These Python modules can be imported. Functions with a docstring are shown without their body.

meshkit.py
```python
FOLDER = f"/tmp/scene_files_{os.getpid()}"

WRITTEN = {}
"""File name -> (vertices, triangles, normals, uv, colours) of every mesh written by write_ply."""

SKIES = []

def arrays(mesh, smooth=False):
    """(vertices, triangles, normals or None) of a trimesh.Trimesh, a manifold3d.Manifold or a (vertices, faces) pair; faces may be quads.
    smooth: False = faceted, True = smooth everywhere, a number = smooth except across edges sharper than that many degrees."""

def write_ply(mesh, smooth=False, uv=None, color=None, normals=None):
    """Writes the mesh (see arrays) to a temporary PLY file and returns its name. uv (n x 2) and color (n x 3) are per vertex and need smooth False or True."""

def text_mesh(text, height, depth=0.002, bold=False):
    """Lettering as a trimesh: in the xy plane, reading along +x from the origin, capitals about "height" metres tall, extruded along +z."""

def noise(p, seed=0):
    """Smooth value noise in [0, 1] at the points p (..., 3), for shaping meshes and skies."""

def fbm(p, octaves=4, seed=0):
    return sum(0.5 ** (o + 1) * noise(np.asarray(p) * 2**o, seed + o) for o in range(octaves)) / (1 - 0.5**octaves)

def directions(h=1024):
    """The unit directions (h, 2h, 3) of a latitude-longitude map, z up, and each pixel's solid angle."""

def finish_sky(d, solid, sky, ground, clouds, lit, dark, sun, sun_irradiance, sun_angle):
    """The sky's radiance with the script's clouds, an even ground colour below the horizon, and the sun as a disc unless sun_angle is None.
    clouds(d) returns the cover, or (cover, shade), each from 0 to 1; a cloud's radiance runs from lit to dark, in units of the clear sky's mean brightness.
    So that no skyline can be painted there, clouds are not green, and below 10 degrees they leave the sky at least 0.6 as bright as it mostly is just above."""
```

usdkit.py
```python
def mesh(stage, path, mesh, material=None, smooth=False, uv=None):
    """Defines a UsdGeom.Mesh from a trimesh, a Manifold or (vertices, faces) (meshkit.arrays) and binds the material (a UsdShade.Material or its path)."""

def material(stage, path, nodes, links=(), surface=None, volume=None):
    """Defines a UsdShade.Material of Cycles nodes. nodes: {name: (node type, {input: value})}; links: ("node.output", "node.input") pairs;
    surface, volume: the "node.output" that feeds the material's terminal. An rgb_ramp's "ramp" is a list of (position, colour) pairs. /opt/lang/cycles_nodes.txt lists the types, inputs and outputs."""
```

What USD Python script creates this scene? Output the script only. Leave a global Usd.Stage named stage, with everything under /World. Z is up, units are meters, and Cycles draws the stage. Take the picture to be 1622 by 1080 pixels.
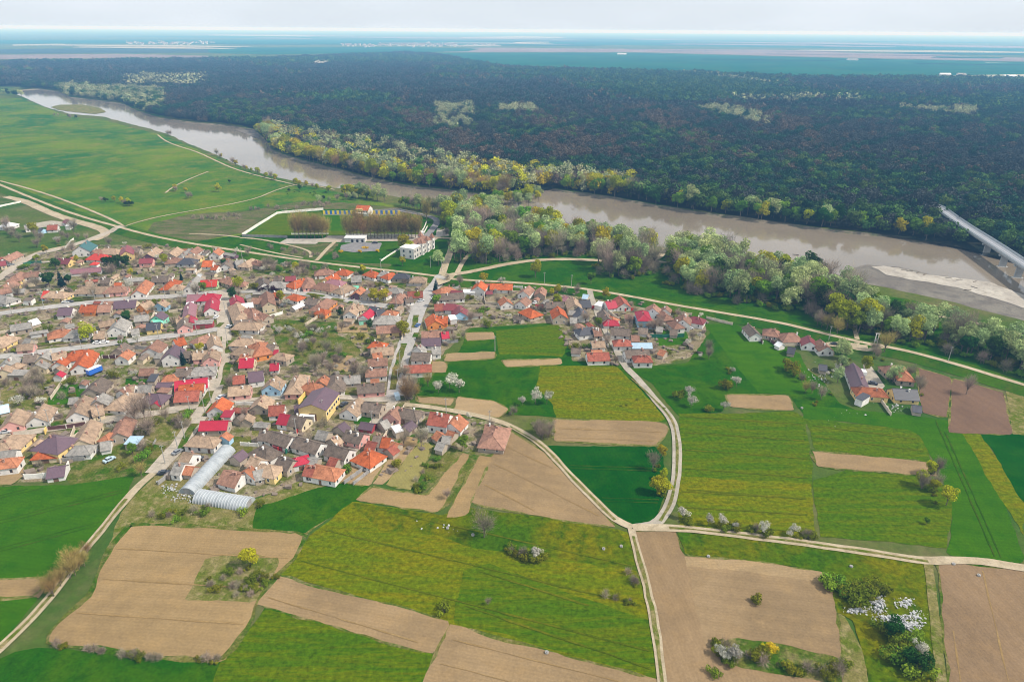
import math, random
import numpy as np, trimesh, shapely
from shapely.geometry import Polygon, LineString, Point, box as sbox
from shapely import affinity
import usdkit, meshkit
from pxr import Usd, UsdGeom, UsdLux, UsdShade, Gf, Sdf, Vt

stage = Usd.Stage.CreateInMemory()
UsdGeom.SetStageUpAxis(stage, 'Z')
UsdGeom.SetStageMetersPerUnit(stage, 1.0)
UsdGeom.Xform.Define(stage, '/World')
UsdGeom.Scope.Define(stage, '/World/Looks')
rng = np.random.default_rng(7)
R = random.Random(11)

# ------------------------------------------------------------------ camera, sky, sun, exposure
CAM_H, PITCH, ROLL, FPX = 150.0, math.radians(24.5), math.radians(0.42), 1081.3
fw = np.array([0, math.cos(PITCH), -math.sin(PITCH)])
r0 = np.array([1.0, 0, 0]); u0 = np.cross(r0, fw)
rt = r0 * math.cos(ROLL) + u0 * math.sin(ROLL)
up = -r0 * math.sin(ROLL) + u0 * math.cos(ROLL)
cam = UsdGeom.Camera.Define(stage, '/World/camera')
m = Gf.Matrix4d(*rt, 0, *up, 0, *(-fw), 0, 0, 0, CAM_H, 1)
cam.AddTransformOp().Set(m)
cam.CreateHorizontalApertureAttr(36.0); cam.CreateVerticalApertureAttr(36.0 * 681 / 1024); cam.CreateFocalLengthAttr(24.0)
cam.CreateClippingRangeAttr(Gf.Vec2f(0.5, 120000))
cam.CreateExposureAttr(0.07)

SUN = np.array([0.86, -0.18, 0.0]); SUN /= np.linalg.norm(SUN)
SUN_EL = math.radians(47)
sun_dir = np.array([SUN[0] * math.cos(SUN_EL), SUN[1] * math.cos(SUN_EL), math.sin(SUN_EL)])
dome = UsdLux.DomeLight.Define(stage, '/World/sky')
dome.CreateIntensityAttr(1.0)
skym = usdkit.material(stage, '/World/Looks/sky', {
    'tc': ('texture_coordinate', {}),
    'sky': ('sky_texture', {'sky_type': 'single_scattering', 'sun_disc': False, 'sun_elevation': SUN_EL, 'sun_rotation': math.atan2(SUN[0], SUN[1]), 'altitude': 150.0, 'air_density': 1.0, 'aerosol_density': 1.6}),
    'mp': ('mapping', {'scale': (1.6, 1.6, 7.0)}),
    'n': ('noise_texture', {'scale': 1.3, 'detail': 3.0, 'roughness': .5}),
    'rm': ('rgb_ramp', {'ramp': [(0.0, (.75, .75, .75)), (0.42, (.85, .85, .85)), (0.62, (1, 1, 1)), (1, (1, 1, 1))]}),
    'cl': ('rgb_ramp', {'ramp': [(0.0, (7.5, 8.4, 9.5)), (0.45, (8.0, 8.8, 9.7)), (0.7, (8.9, 9.3, 9.9)), (1, (9.0, 9.4, 9.9))]}),
    'mx': ('mix_color', {'use_clamp': False}),
    'bg': ('background_shader', {'strength': 0.1}),
}, [('tc.generated', 'mp.vector'), ('mp.vector', 'n.vector'), ('n.fac', 'rm.fac'), ('n.fac', 'cl.fac'), ('rm.color', 'mx.fac'), ('sky.color', 'mx.a'), ('cl.color', 'mx.b'), ('mx.result', 'bg.color')], surface='bg.background')
UsdShade.MaterialBindingAPI.Apply(dome.GetPrim()).Bind(skym)
sun = UsdLux.DistantLight.Define(stage, '/World/sun')
sun.CreateIntensityAttr(1.25); sun.CreateAngleAttr(0.53); sun.CreateColorAttr(Gf.Vec3f(1.0, 0.94, 0.85)); sun.CreateNormalizeAttr(True)
zax = sun_dir; xax = np.cross([0, 0, 1.0], zax); xax /= np.linalg.norm(xax); yax = np.cross(zax, xax)
sun.AddTransformOp().Set(Gf.Matrix4d(*xax, 0, *yax, 0, *zax, 0, 0, 0, 400, 1))

HAZE_DENSITY = 1.35e-4
HAZE_COLOR = (0.24, 0.57, 1.0)

# ------------------------------------------------------------------ helpers
def G(px, py, z=0.0):
    """photo pixel -> point of the world at height z"""
    d = fw + rt * (px - 811.0) / FPX - up * (py - 540.0) / FPX
    t = (z - CAM_H) / d[2]
    return np.array([d[0] * t, d[1] * t, z])
def GX(pts, z=0.0): return np.array([G(x, y, z)[:2] for x, y in pts])
def P(s): return [tuple(map(float, q.split(','))) for q in s.split()]
def project(p):
    d = np.asarray(p, float) - [0, 0, CAM_H]
    w = d @ fw
    return 811 + FPX * (d @ rt) / w, 540 - FPX * (d @ up) / w

used = {}
def numbered(name, parent='/World'):
    k = (parent, name); n = used.get(k, -1) + 1; used[k] = n
    return f'{parent}/{name}' if n == 0 else f'{parent}/{name}_{n:03d}'
def meta(prim, label=None, cat=None, group=None, kind=None):
    for k, v in (('label', label), ('category', cat), ('group', group), ('kind', kind)):
        if v: prim.SetCustomDataByKey(k, v)
def thing(name, label, cat, loc=(0, 0, 0), rotz=0.0, group=None):
    x = UsdGeom.Xform.Define(stage, numbered(name))
    x.AddTranslateOp().Set(Gf.Vec3d(*map(float, loc)))
    if rotz: x.AddRotateZOp().Set(math.degrees(rotz))
    meta(x.GetPrim(), label, cat, group)
    return x.GetPrim()
def part(name, mesh, mat, parent='/World', smooth=False, label=None):
    pp = parent if isinstance(parent, str) else str(parent.GetPath())
    o = usdkit.mesh(stage, numbered(name, pp), mesh, mat, smooth=smooth)
    if label: o.GetPrim().SetCustomDataByKey('label', label)
    return o.GetPrim()
def structure(name, mesh, mat, label=None):
    o = part(name, mesh, mat); meta(o, label, kind='structure'); return o
def stuff(name, mesh, mat, label, cat):
    o = part(name, mesh, mat); meta(o, label, cat, kind='stuff'); return o

def boxm(sx, sy, sz, c=(0, 0, 0), rz=0.0):
    """box standing on c"""
    v = np.array([[x, y, z] for x in (-.5, .5) for y in (-.5, .5) for z in (0, 1)]) * [sx, sy, sz]
    f = np.array([[0, 1, 3], [0, 3, 2], [4, 6, 7], [4, 7, 5], [0, 4, 5], [0, 5, 1], [2, 3, 7], [2, 7, 6], [0, 2, 6], [0, 6, 4], [1, 5, 7], [1, 7, 3]])
    if rz:
        c_, s_ = math.cos(rz), math.sin(rz); v = np.c_[v[:, 0] * c_ - v[:, 1] * s_, v[:, 0] * s_ + v[:, 1] * c_, v[:, 2]]
    return v + np.asarray(c, float), f
def join(ms):
    vs, fs, n = [], [], 0
    for v, f in ms:
        v = np.asarray(v, float); f = np.asarray(f, int)
        if f.shape[1] == 4: f = np.vstack([f[:, [0, 1, 2]], f[:, [0, 2, 3]]])
        vs.append(v); fs.append(f + n); n += len(v)
    return np.vstack(vs), np.vstack(fs)
def tube(a, b, ra, rb, n=5):
    a, b = np.asarray(a, float), np.asarray(b, float); d = b - a; d /= np.linalg.norm(d) + 1e-9
    x = np.cross(d, [0, 0, 1.0] if abs(d[2]) < .9 else [1.0, 0, 0]); x /= np.linalg.norm(x); y = np.cross(d, x)
    t = np.arange(n) * 2 * math.pi / n; ring = np.cos(t)[:, None] * x + np.sin(t)[:, None] * y
    v = np.vstack([a + ring * ra, b + ring * rb, a, b]); i = np.arange(n); j = (i + 1) % n
    f = np.vstack([np.c_[i, j, j + n], np.c_[i, j + n, i + n], np.c_[np.full(n, 2 * n), j, i], np.c_[np.full(n, 2 * n + 1), i + n, j + n]])
    return v, f
def resample(p, step, closed=False):
    p = np.asarray(p, float); q = np.vstack([p, p[:1]]) if closed else p
    L = np.r_[0, np.cumsum(np.linalg.norm(np.diff(q, axis=0), axis=1))]
    n = max(2, int(L[-1] / step) + 1); s = np.linspace(0, L[-1], n)
    if closed: s = s[:-1]
    return np.c_[np.interp(s, L, q[:, 0]), np.interp(s, L, q[:, 1])]
def smoothline(p, step=4.0):
    p = np.asarray(p, float)
    for _ in range(2):
        q = [p[0]]
        for a, b in zip(p[:-1], p[1:]): q += [a * .75 + b * .25, a * .25 + b * .75]
        p = np.array(q + [p[-1]])
    return resample(p, step)

# levee
LEVEE_PX = P('-60,268 0,293 60,318 120,341 195,362 240,374 300,386 400,401 500,416 600,427 690,437 715,443 780,446 850,450 930,458 1000,470 1060,482 1150,497 1240,512 1310,530 1380,546 1420,552 1480,567 1550,588 1622,610 1720,640')
LEV_H = 1.6
LEVEE = smoothline(GX(LEVEE_PX, LEV_H), 6.0)
LEV_LINE = LineString(LEVEE)
def gh(xy):
    d = shapely.distance(shapely.points(np.atleast_2d(xy)[:, :2]), LEV_LINE)
    return LEV_H * np.clip((8.0 - d) / 5.5, 0, 1)

def sheet_poly(poly, z, drape=False):
    v2, f = trimesh.creation.triangulate_polygon(poly, engine='earcut')
    v2 = np.asarray(v2); f = np.asarray(f)
    a = v2[f[:, 0]]; b = v2[f[:, 1]]; c = v2[f[:, 2]]
    cr = (b - a)[:, 0] * (c - a)[:, 1] - (b - a)[:, 1] * (c - a)[:, 0]
    f[cr < 0] = f[cr < 0][:, ::-1]
    return np.c_[v2, np.full(len(v2), z)], f
def ragged(pts, amp=0.5, step=2.5):
    """closed outline of the world with a slightly uneven edge"""
    p = resample(pts, step, True)
    n = len(p); t = np.roll(p, -1, 0) - np.roll(p, 1, 0); t /= np.linalg.norm(t, axis=1, keepdims=True) + 1e-9
    j = (meshkit.noise(np.c_[p / 3.0, np.zeros(n)], 3) - .5 + 1.4 * (meshkit.noise(np.c_[p / 14.0, np.zeros(n)], 5) - .5)) * 2 * amp
    q = Polygon(p + np.c_[-t[:, 1], t[:, 0]] * j[:, None])
    if not q.is_valid: q = q.buffer(0)
    if q.geom_type != 'Polygon': q = max(q.geoms, key=lambda g: g.area)
    return q
SHEETS = []
def field(name, pxs, mat, z=0.06, amp=0.5, step=2.5, label=None):
    poly = ragged(GX(P(pxs) if isinstance(pxs, str) else pxs), amp, step)
    SHEETS.append(1)   # each sheet lies 2 mm above the one before
    return structure(name, sheet_poly(poly, .02 + .002 * len(SHEETS)), mat, label)
RIB = []
def ribbon(pts, width, z, drape=True, wob=0.25, cross=(-1, 1)):
    p = smoothline(pts, 3.5); t = np.gradient(p, axis=0); t /= np.linalg.norm(t, axis=1, keepdims=True)
    nn = np.c_[-t[:, 1], t[:, 0]]; n = len(p)
    wv = [width / 2 * c + wob * 2 * (meshkit.noise(np.c_[p / 5.0, np.full(n, 3.0 + k)], 9) - .5) for k, c in enumerate(cross)]
    rows = [p + nn * w[:, None] for w in wv]
    RIB.append(1); z = z + .14 + .0011 * len(RIB)
    v = np.vstack([np.c_[r, (gh(r) if drape else np.zeros(len(r))) + z] for r in rows]); i = np.arange(n - 1)
    fs = []
    for k in range(len(rows) - 1):
        a = i + k * n; b = a + n
        fs += [np.c_[a, b + 1, b], np.c_[a, a + 1, b + 1]]
    f = np.vstack(fs); f = f[:, ::-1]
    a, b, c = v[f[0, 0]], v[f[0, 1]], v[f[0, 2]]
    if np.cross(b - a, c - a)[2] < 0: f = f[:, ::-1]
    return v, f

# ------------------------------------------------------------------ materials
def M(name, nodes, links, surface='p.BSDF', volume=None):
    return usdkit.material(stage, '/World/Looks/' + name, nodes, links, surface=surface, volume=volume)
def plain(name, c, rough=0.8, var=0.12, scale=0.6, metal=0.0, rnd=0.0, spec=0.3):
    """paint or stone with soft stains; rnd varies repeats"""
    lo = [x * (1 - var) for x in c]; hi = [x * (1 + var) for x in c]
    nodes = {'g': ('geometry', {}), 'n': ('noise_texture', {'scale': scale, 'detail': 4.0, 'roughness': .6}),
             'r': ('rgb_ramp', {'ramp': [(0.3, lo), (0.7, hi)]}), 'p': ('principled_bsdf', {'roughness': rough, 'metallic': metal, 'specular_ior_level': spec})}
    links = [('g.position', 'n.vector'), ('n.fac', 'r.fac')]
    if rnd:
        nodes |= {'o': ('object_info', {}), 'mr': ('map_range', {'to_min': 1 - rnd, 'to_max': 1 + rnd}), 'h': ('hsv', {})}
        links += [('o.random', 'mr.value'), ('mr.result', 'h.value'), ('r.color', 'h.color'), ('h.color', 'p.base_color')]
    else: links += [('r.color', 'p.base_color')]
    return M(name, nodes, links)
def ground_mat(name, c1, c2, c3, big=45.0, mid=7.0, fine=1.1, furrow=None, depth=0.3, c4=None, streak=0.0, ang=0.0):
    """c1/c2 in large drifts, c3 in mid-size flecks, fine grain; furrow=(degrees, spacing, strength)"""
    nodes = {'g': ('geometry', {}), 'm': ('mapping', {'rotation': (0, 0, math.radians(ang)), 'scale': (1, 1 + streak, 1)}),
             'n1': ('noise_texture', {'scale': 1 / big, 'detail': 5.0, 'roughness': .6, 'distortion': .6}),
             'n2': ('noise_texture', {'scale': 1 / mid, 'detail': 5.0, 'roughness': .65}),
             'n3': ('noise_texture', {'scale': 1 / fine, 'detail': 3.0, 'roughness': .7}),
             'r1': ('rgb_ramp', {'ramp': [(0.40, (0, 0, 0)), (0.60, (1, 1, 1))]}),
             'r2': ('rgb_ramp', {'ramp': [(0.48, (0, 0, 0)), (0.72, (1, 1, 1))]}),
             'r3': ('map_range', {'from_min': 0.25, 'from_max': 0.75, 'to_min': 1 - depth, 'to_max': 1 + depth}),
             'a': ('mix_color', {'a': c1, 'b': c2}), 'b': ('mix_color', {'b': c3}),
             'h': ('hsv', {}), 'p': ('principled_bsdf', {'roughness': 1.0, 'specular_ior_level': 0.0})}
    links = [('g.position', 'm.vector'), ('m.vector', 'n1.vector'), ('m.vector', 'n2.vector'), ('g.position', 'n3.vector'), ('n1.fac', 'r1.fac'), ('n2.fac', 'r2.fac'), ('n3.fac', 'r3.value'),
             ('r1.color', 'a.fac'), ('a.result', 'b.a'), ('r2.color', 'b.fac'), ('r3.result', 'h.value'), ('h.color', 'p.base_color')]
    last = 'b.result'
    if furrow:
        deg, sp, st = furrow
        nodes |= {'mf': ('mapping', {'rotation': (0, 0, math.radians(deg))}),
                  'w': ('wave_texture', {'wave_type': 'bands', 'bands_direction': 'y', 'profile': 'sine', 'scale': 0.314 / sp, 'distortion': 2.2, 'detail': 2.0, 'detail_scale': .6}),
                  'w2': ('wave_texture', {'wave_type': 'bands', 'bands_direction': 'y', 'profile': 'sine', 'scale': 0.314 / (sp * 4.3), 'distortion': 5.0, 'detail': 2.0, 'detail_scale': .35}),
                  'mw': ('math', {'math_type': 'add'}), 'rw': ('map_range', {'from_min': 0, 'from_max': 2, 'to_min': 1 - st, 'to_max': 1 + st}), 'h2': ('hsv', {})}
        links += [('g.position', 'mf.vector'), ('mf.vector', 'w.vector'), ('mf.vector', 'w2.vector'), ('w.fac', 'mw.value1'), ('w2.fac', 'mw.value2'), ('mw.value', 'rw.value'), ('rw.result', 'h2.value'), (last, 'h2.color')]
        last = 'h2.color'
    links.append((last, 'h.color'))
    return M(name, nodes, links)

def soil(name, deg, tone=(0.24, 0.165, 0.08), k=1.0, st=0.06):
    t = np.array(tone) * k
    return ground_mat(name, t * .86, t * 1.09, t * [1.10, 1.07, 1.0], 38, 8, .7, furrow=(deg, 1.1, st), depth=.16)

MT = {}
MT['meadow'] = ground_mat('meadow', (.038, .085, .001), (.105, .105, .001), (.018, .058, .001), 30, 5, 1.6, depth=.48)
MT['meadow_far'] = ground_mat('meadow_far', (.024, .092, .012), (.095, .145, .006), (.13, .135, .02), 150, 22, 2.0, depth=.22)
MT['olive'] = ground_mat('olive_meadow', (.084, .112, .001), (.118, .116, .001), (.055, .092, .001), 30, 5, 1.5, depth=.48, streak=4, ang=14)
MT['olive2'] = ground_mat('mown_meadow', (.046, .094, .001), (.078, .104, .001), (.030, .078, .001), 26, 5, 1.5, depth=.42, streak=7, ang=2)
MT['wheat'] = ground_mat('young_wheat', (.027, .088, .001), (.036, .10, .001), (.017, .075, .001), 40, 10, .8, furrow=(8, 1.6, .07), depth=.15)
MT['wheat_dark'] = ground_mat('dark_wheat', (.003, .048, .002), (.006, .058, .003), (.012, .065, .003), 40, 10, .8, furrow=(80, 1.6, .05), depth=.13)
MT['grass'] = ground_mat('bright_grass', (.012, .068, .001), (.034, .088, .001), (.010, .05, .001), 25, 5, .9, depth=.25)
MT['levee'] = ground_mat('levee_grass', (.012, .066, .003), (.04, .095, .003), (.06, .085, .008), 30, 6, .9, depth=.25)
MT['yard'] = ground_mat('yard_ground', (.19, .148, .096), (.075, .092, .014), (.32, .27, .195), 11, 4.0, .8, depth=.48)
MT['garden'] = ground_mat('garden_ground', (.032, .078, .003), (.10, .10, .02), (.19, .15, .07), 14, 4.5, .8, depth=.48)
MT['scrub'] = ground_mat('dry_scrub', (.14, .125, .04), (.075, .10, .01), (.25, .20, .10), 10, 2.6, .6, depth=.38)
MT['rough'] = ground_mat('rough_pasture', (.05, .085, .012), (.12, .105, .05), (.085, .062, .045), 22, 6, 1.0, depth=.48, streak=2, ang=10)
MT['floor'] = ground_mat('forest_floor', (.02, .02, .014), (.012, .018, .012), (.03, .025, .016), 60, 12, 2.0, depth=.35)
MT['track'] = ground_mat('dirt_track', (.33, .27, .18), (.385, .32, .225), (.25, .205, .13), 15, 3, .8, depth=.18)
MT['asphalt'] = ground_mat('old_asphalt', (.31, .295, .275), (.36, .34, .32), (.26, .248, .23), 14, 3, .8, depth=.14)
MT['dusty'] = ground_mat('dusty_road', (.33, .285, .225), (.38, .33, .27), (.26, .235, .185), 10, 3, .8, depth=.2)
MT['concrete'] = ground_mat('concrete_paving', (.29, .26, .21), (.34, .305, .25), (.23, .21, .17), 8, 3, .7, depth=.12)
MT['dark_asphalt'] = ground_mat('dark_asphalt', (.16, .155, .16), (.2, .19, .19), (.23, .22, .21), 8, 3, .7, depth=.12)
MT['sand'] = ground_mat('pale_sand', (.32, .29, .25), (.39, .36, .31), (.22, .195, .165), 25, 6, 1.2, depth=.15)
MT['mud'] = ground_mat('wet_mud', (.13, .115, .10), (.17, .155, .13), (.10, .09, .08), 30, 8, 1.2, depth=.2)
MT['bank'] = ground_mat('river_bank', (.13, .11, .08), (.18, .15, .11), (.07, .09, .04), 12, 4, 1.0, depth=.42)
MT['base'] = ground_mat('plain_ground', (.03, .08, .012), (.085, .10, .02), (.13, .11, .05), 200, 40, 3.0, depth=.2)
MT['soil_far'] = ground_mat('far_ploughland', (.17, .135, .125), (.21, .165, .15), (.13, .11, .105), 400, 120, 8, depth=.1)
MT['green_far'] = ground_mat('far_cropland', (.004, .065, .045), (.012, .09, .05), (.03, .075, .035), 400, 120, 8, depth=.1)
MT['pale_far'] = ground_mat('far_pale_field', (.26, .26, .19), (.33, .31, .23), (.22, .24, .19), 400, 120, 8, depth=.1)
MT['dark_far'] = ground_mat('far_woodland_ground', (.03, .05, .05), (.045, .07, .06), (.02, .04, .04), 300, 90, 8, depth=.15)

ROOFC = {'b': (.14, .108, .086), 't': (.29, .205, .14), 'p': (.235, .128, .09), 's': (.31, .125, .066), 'o': (.36, .088, .03), 'r': (.42, .035, .02), 'c': (.32, .013, .032),
         'm': (.17, .035, .04), 'v': (.10, .062, .078), 'g': (.225, .21, .19), 'k': (.05, .05, .06), 'w': (.62, .62, .62), 'T': (.045, .13, .13), 'd': (.25, .115, .13),
         'M': (.16, .52, .36), 'B': (.38, .52, .64), 'R': (.25, .075, .05), 'u': (.26, .085, .04)}
ROOFN = {'b': 'grey-brown', 't': 'tan', 'p': 'brown-pink', 's': 'salmon', 'o': 'bright orange', 'r': 'bright red', 'c': 'crimson', 'm': 'maroon', 'v': 'purple-brown', 'g': 'grey', 'k': 'dark slate',
         'w': 'white', 'T': 'teal', 'd': 'dusty pink', 'M': 'mint green', 'B': 'light blue', 'R': 'red-brown', 'u': 'rust'}
WALLC = {'w': (.62, .60, .57), 'e': (.36, .30, .235), 'c': (.56, .47, .32), 'y': (.64, .48, .20), 'p': (.62, .33, .29), 'b': (.34, .52, .66), 'g': (.38, .55, .30), 'o': (.62, .24, .07), 'm': (.32, .05, .06), 'v': (.15, .08, .11), 's': (.4, .4, .4), 'M': (.25, .6, .45)}
WALLN = {'w': 'white', 'e': 'beige', 'c': 'cream', 'y': 'yellow', 'p': 'pink', 'b': 'blue', 'g': 'green', 'o': 'orange', 'm': 'red', 'v': 'purple', 's': 'grey', 'M': 'mint'}
def roof_mat(k):
    """old tiles bleached in patches; metal sheets stay even"""
    c = np.array(ROOFC[k]); metal = k in 'crmvkwTMBd'
    v = .12 if metal else .42
    nodes = {'g': ('geometry', {}), 'tc': ('texture_coordinate', {}), 'n': ('noise_texture', {'scale': .6, 'detail': 6.0, 'roughness': .7}),
             'n2': ('noise_texture', {'scale': 2.3, 'detail': 3.0, 'roughness': .7}),
             'r': ('rgb_ramp', {'ramp': [(.3, c * (1 - v)), (.5, c), (.72, c * (1 + v * .9))]}),
             'm2': ('map_range', {'from_min': .3, 'from_max': .7, 'to_min': 1 - v * .5, 'to_max': 1 + v * .5}),
             'o': ('object_info', {}), 'mo': ('map_range', {'to_min': .82, 'to_max': 1.2}), 'mm': ('math', {'math_type': 'multiply'}), 'h': ('hsv', {'saturation': 1.0}),
             'w': ('wave_texture', {'bands_direction': 'x', 'scale': 0.9 if not metal else 0.7, 'distortion': 0.0}),
             'bp': ('bump', {'strength': .35, 'distance': .05}),
             'p': ('principled_bsdf', {'roughness': .45 if metal else .85, 'specular_ior_level': .35 if metal else .2})}
    links = [('g.position', 'n.vector'), ('g.position', 'n2.vector'), ('n.fac', 'r.fac'), ('n2.fac', 'm2.value'), ('o.random', 'mo.value'), ('m2.result', 'mm.value1'), ('mo.result', 'mm.value2'), ('mm.value', 'h.value'),
             ('r.color', 'h.color'), ('h.color', 'p.base_color'), ('tc.object', 'w.vector'), ('w.fac', 'bp.height'), ('bp.normal', 'p.normal')]
    return M('roof_' + ROOFN[k].replace('-', '_').replace(' ', '_'), nodes, links)
ROOF = {k: roof_mat(k) for k in ROOFC}
WALL = {k: plain('wall_' + WALLN[k], c, .9, .14, .5, rnd=.08) for k, c in WALLC.items()}
MT['pane'] = M('window_glass', {'p': ('principled_bsdf', {'base_color': (.03, .035, .045), 'roughness': .12, 'specular_ior_level': .6})}, [])
MT['frame'] = plain('window_frame', (.75, .74, .72), .6)
MT['wood'] = plain('brown_wood', (.16, .09, .055), .8)
MT['brick'] = plain('chimney_brick', (.36, .21, .16), .9, .3, 2.0)
MT['post'] = plain('concrete_pole', (.30, .29, .27), .9)
MT['fence_white'] = plain('whitewashed_wall', (.70, .67, .62), .9, .2, .4)
MT['fence_beige'] = plain('plaster_wall', (.52, .44, .34), .9, .25, .4)
MT['fence_dark'] = plain('dark_fence', (.10, .045, .045), .7, .2, .6)
MT['fence_grey'] = plain('grey_fence', (.27, .26, .25), .8, .25, .6)
MT['fence_red'] = plain('red_fence', (.45, .04, .04), .5, .1)
MT['fence_green'] = plain('green_fence', (.02, .13, .085), .5, .1)
MT['fence_yellow'] = plain('yellow_wall', (.70, .50, .15), .8, .15, .5)
MT['tyre'] = plain('tyre_rubber', (.02, .02, .02), .9)
MT['girder'] = plain('bridge_concrete', (.31, .315, .31), .85, .18, .3)

def leafmat(name, c, var=.35, trans=.25, hue=.03, scale=.35):
    c = np.array(c)
    return M(name, {'tc': ('texture_coordinate', {}), 'g': ('geometry', {}), 'n': ('noise_texture', {'scale': scale, 'detail': 3.0}), 'r': ('rgb_ramp', {'ramp': [(.3, c * (1 - var)), (.7, c * (1 + var))]}),
                    'o': ('object_info', {}), 'mv': ('map_range', {'to_min': .72, 'to_max': 1.28}), 'mh': ('map_range', {'to_min': .5 - hue, 'to_max': .5 + hue}), 'w': ('white_noise_texture', {'dimensions': '1D'}),
                    'h': ('hsv', {}), 'd': ('diffuse_bsdf', {}), 't': ('translucent_bsdf', {}), 'x': ('mix_closure', {'fac': trans})},
             [('tc.object', 'n.vector'), ('n.fac', 'r.fac'), ('o.random', 'mv.value'), ('o.random', 'w.w'), ('w.value', 'mh.value'), ('mv.result', 'h.value'), ('mh.result', 'h.hue'), ('r.color', 'h.color'),
              ('h.color', 'd.color'), ('h.color', 't.color'), ('d.BSDF', 'x.closure1'), ('t.BSDF', 'x.closure2')], surface='x.closure')
LEAF = {'green': leafmat('leaf_green', (.14, .24, .018)), 'dark': leafmat('leaf_dark_green', (.03, .075, .012)), 'yellow': leafmat('leaf_yellow_green', (.34, .33, .012)),
        'silver': leafmat('leaf_silver', (.32, .39, .16)), 'bare': leafmat('twig_grey_brown', (.28, .23, .17), trans=0.05), 'brown': leafmat('twig_brown', (.33, .24, .085), trans=.05),
        'blossom': leafmat('blossom_white', (.50, .48, .40), var=.2), 'conifer': leafmat('needle_dark', (.014, .04, .028)), 'bush': leafmat('bush_olive', (.16, .185, .012)), 'gold': leafmat('blossom_gold', (.62, .50, .015)),
        'wine': leafmat('leaf_wine', (.05, .015, .02))}
MT['bark'] = plain('bark', (.13, .105, .08), .95, .3, 1.5)

# ------------------------------------------------------------------ ground, river
WZ = -1.5
FAR_BANK = P('26,147 38,143 60,142 90,146 110,155 150,160 190,165 215,177 250,188 300,195 350,199 398,206 414,218 428,240 460,252 500,262 560,279 600,289 650,298 700,303 760,311 800,316 850,303 872,301 900,306 960,314 1000,322 1100,338 1200,351 1300,366 1400,376 1470,386 1530,394 1560,402 1622,420 1760,462')
NEAR_BANK = P('1760,560 1622,508 1560,494 1500,478 1440,464 1400,455 1300,441 1200,427 1130,408 1060,394 1000,384 900,366 800,346 740,334 700,326 660,319 620,311 560,301 520,298 480,290 440,282 400,270 370,258 330,240 300,228 270,214 240,205 215,199 165,186 115,182 75,171 50,160 36,153 28,151')
river_poly = ragged(np.vstack([GX(FAR_BANK, WZ), GX(NEAR_BANK, WZ)]), 1.2, 8.0)
river_wide = river_poly.buffer(3.5)
if river_wide.geom_type != 'Polygon': river_wide = max(river_wide.geoms, key=lambda g: g.area)
river_wide = Polygon(river_wide.exterior)
plain_poly = sbox(-42000, -400, 42000, 45000).difference(river_wide)
structure('ground', sheet_poly(plain_poly, 0.0), MT['base'], 'flat green plain reaching to the horizon')
ring = np.array(river_wide.exterior.coords)[:-1]
inner = Polygon(river_poly.exterior)
lines = inner.buffer(-2.0)
low = np.array([np.asarray(shapely.line_interpolate_point(inner.exterior, inner.exterior.project(Point(p))).coords[0]) for p in ring])
n = len(ring); i = np.arange(n); j = (i + 1) % n
bv = np.vstack([np.c_[ring, np.zeros(n)], np.c_[low, np.full(n, WZ - .6)]])
structure('river_bank', (bv, np.vstack([np.c_[i, j, j + n], np.c_[i, j + n, i + n]])), MT['bank'], 'bare earth banks sloping down to the brown river')
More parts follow.
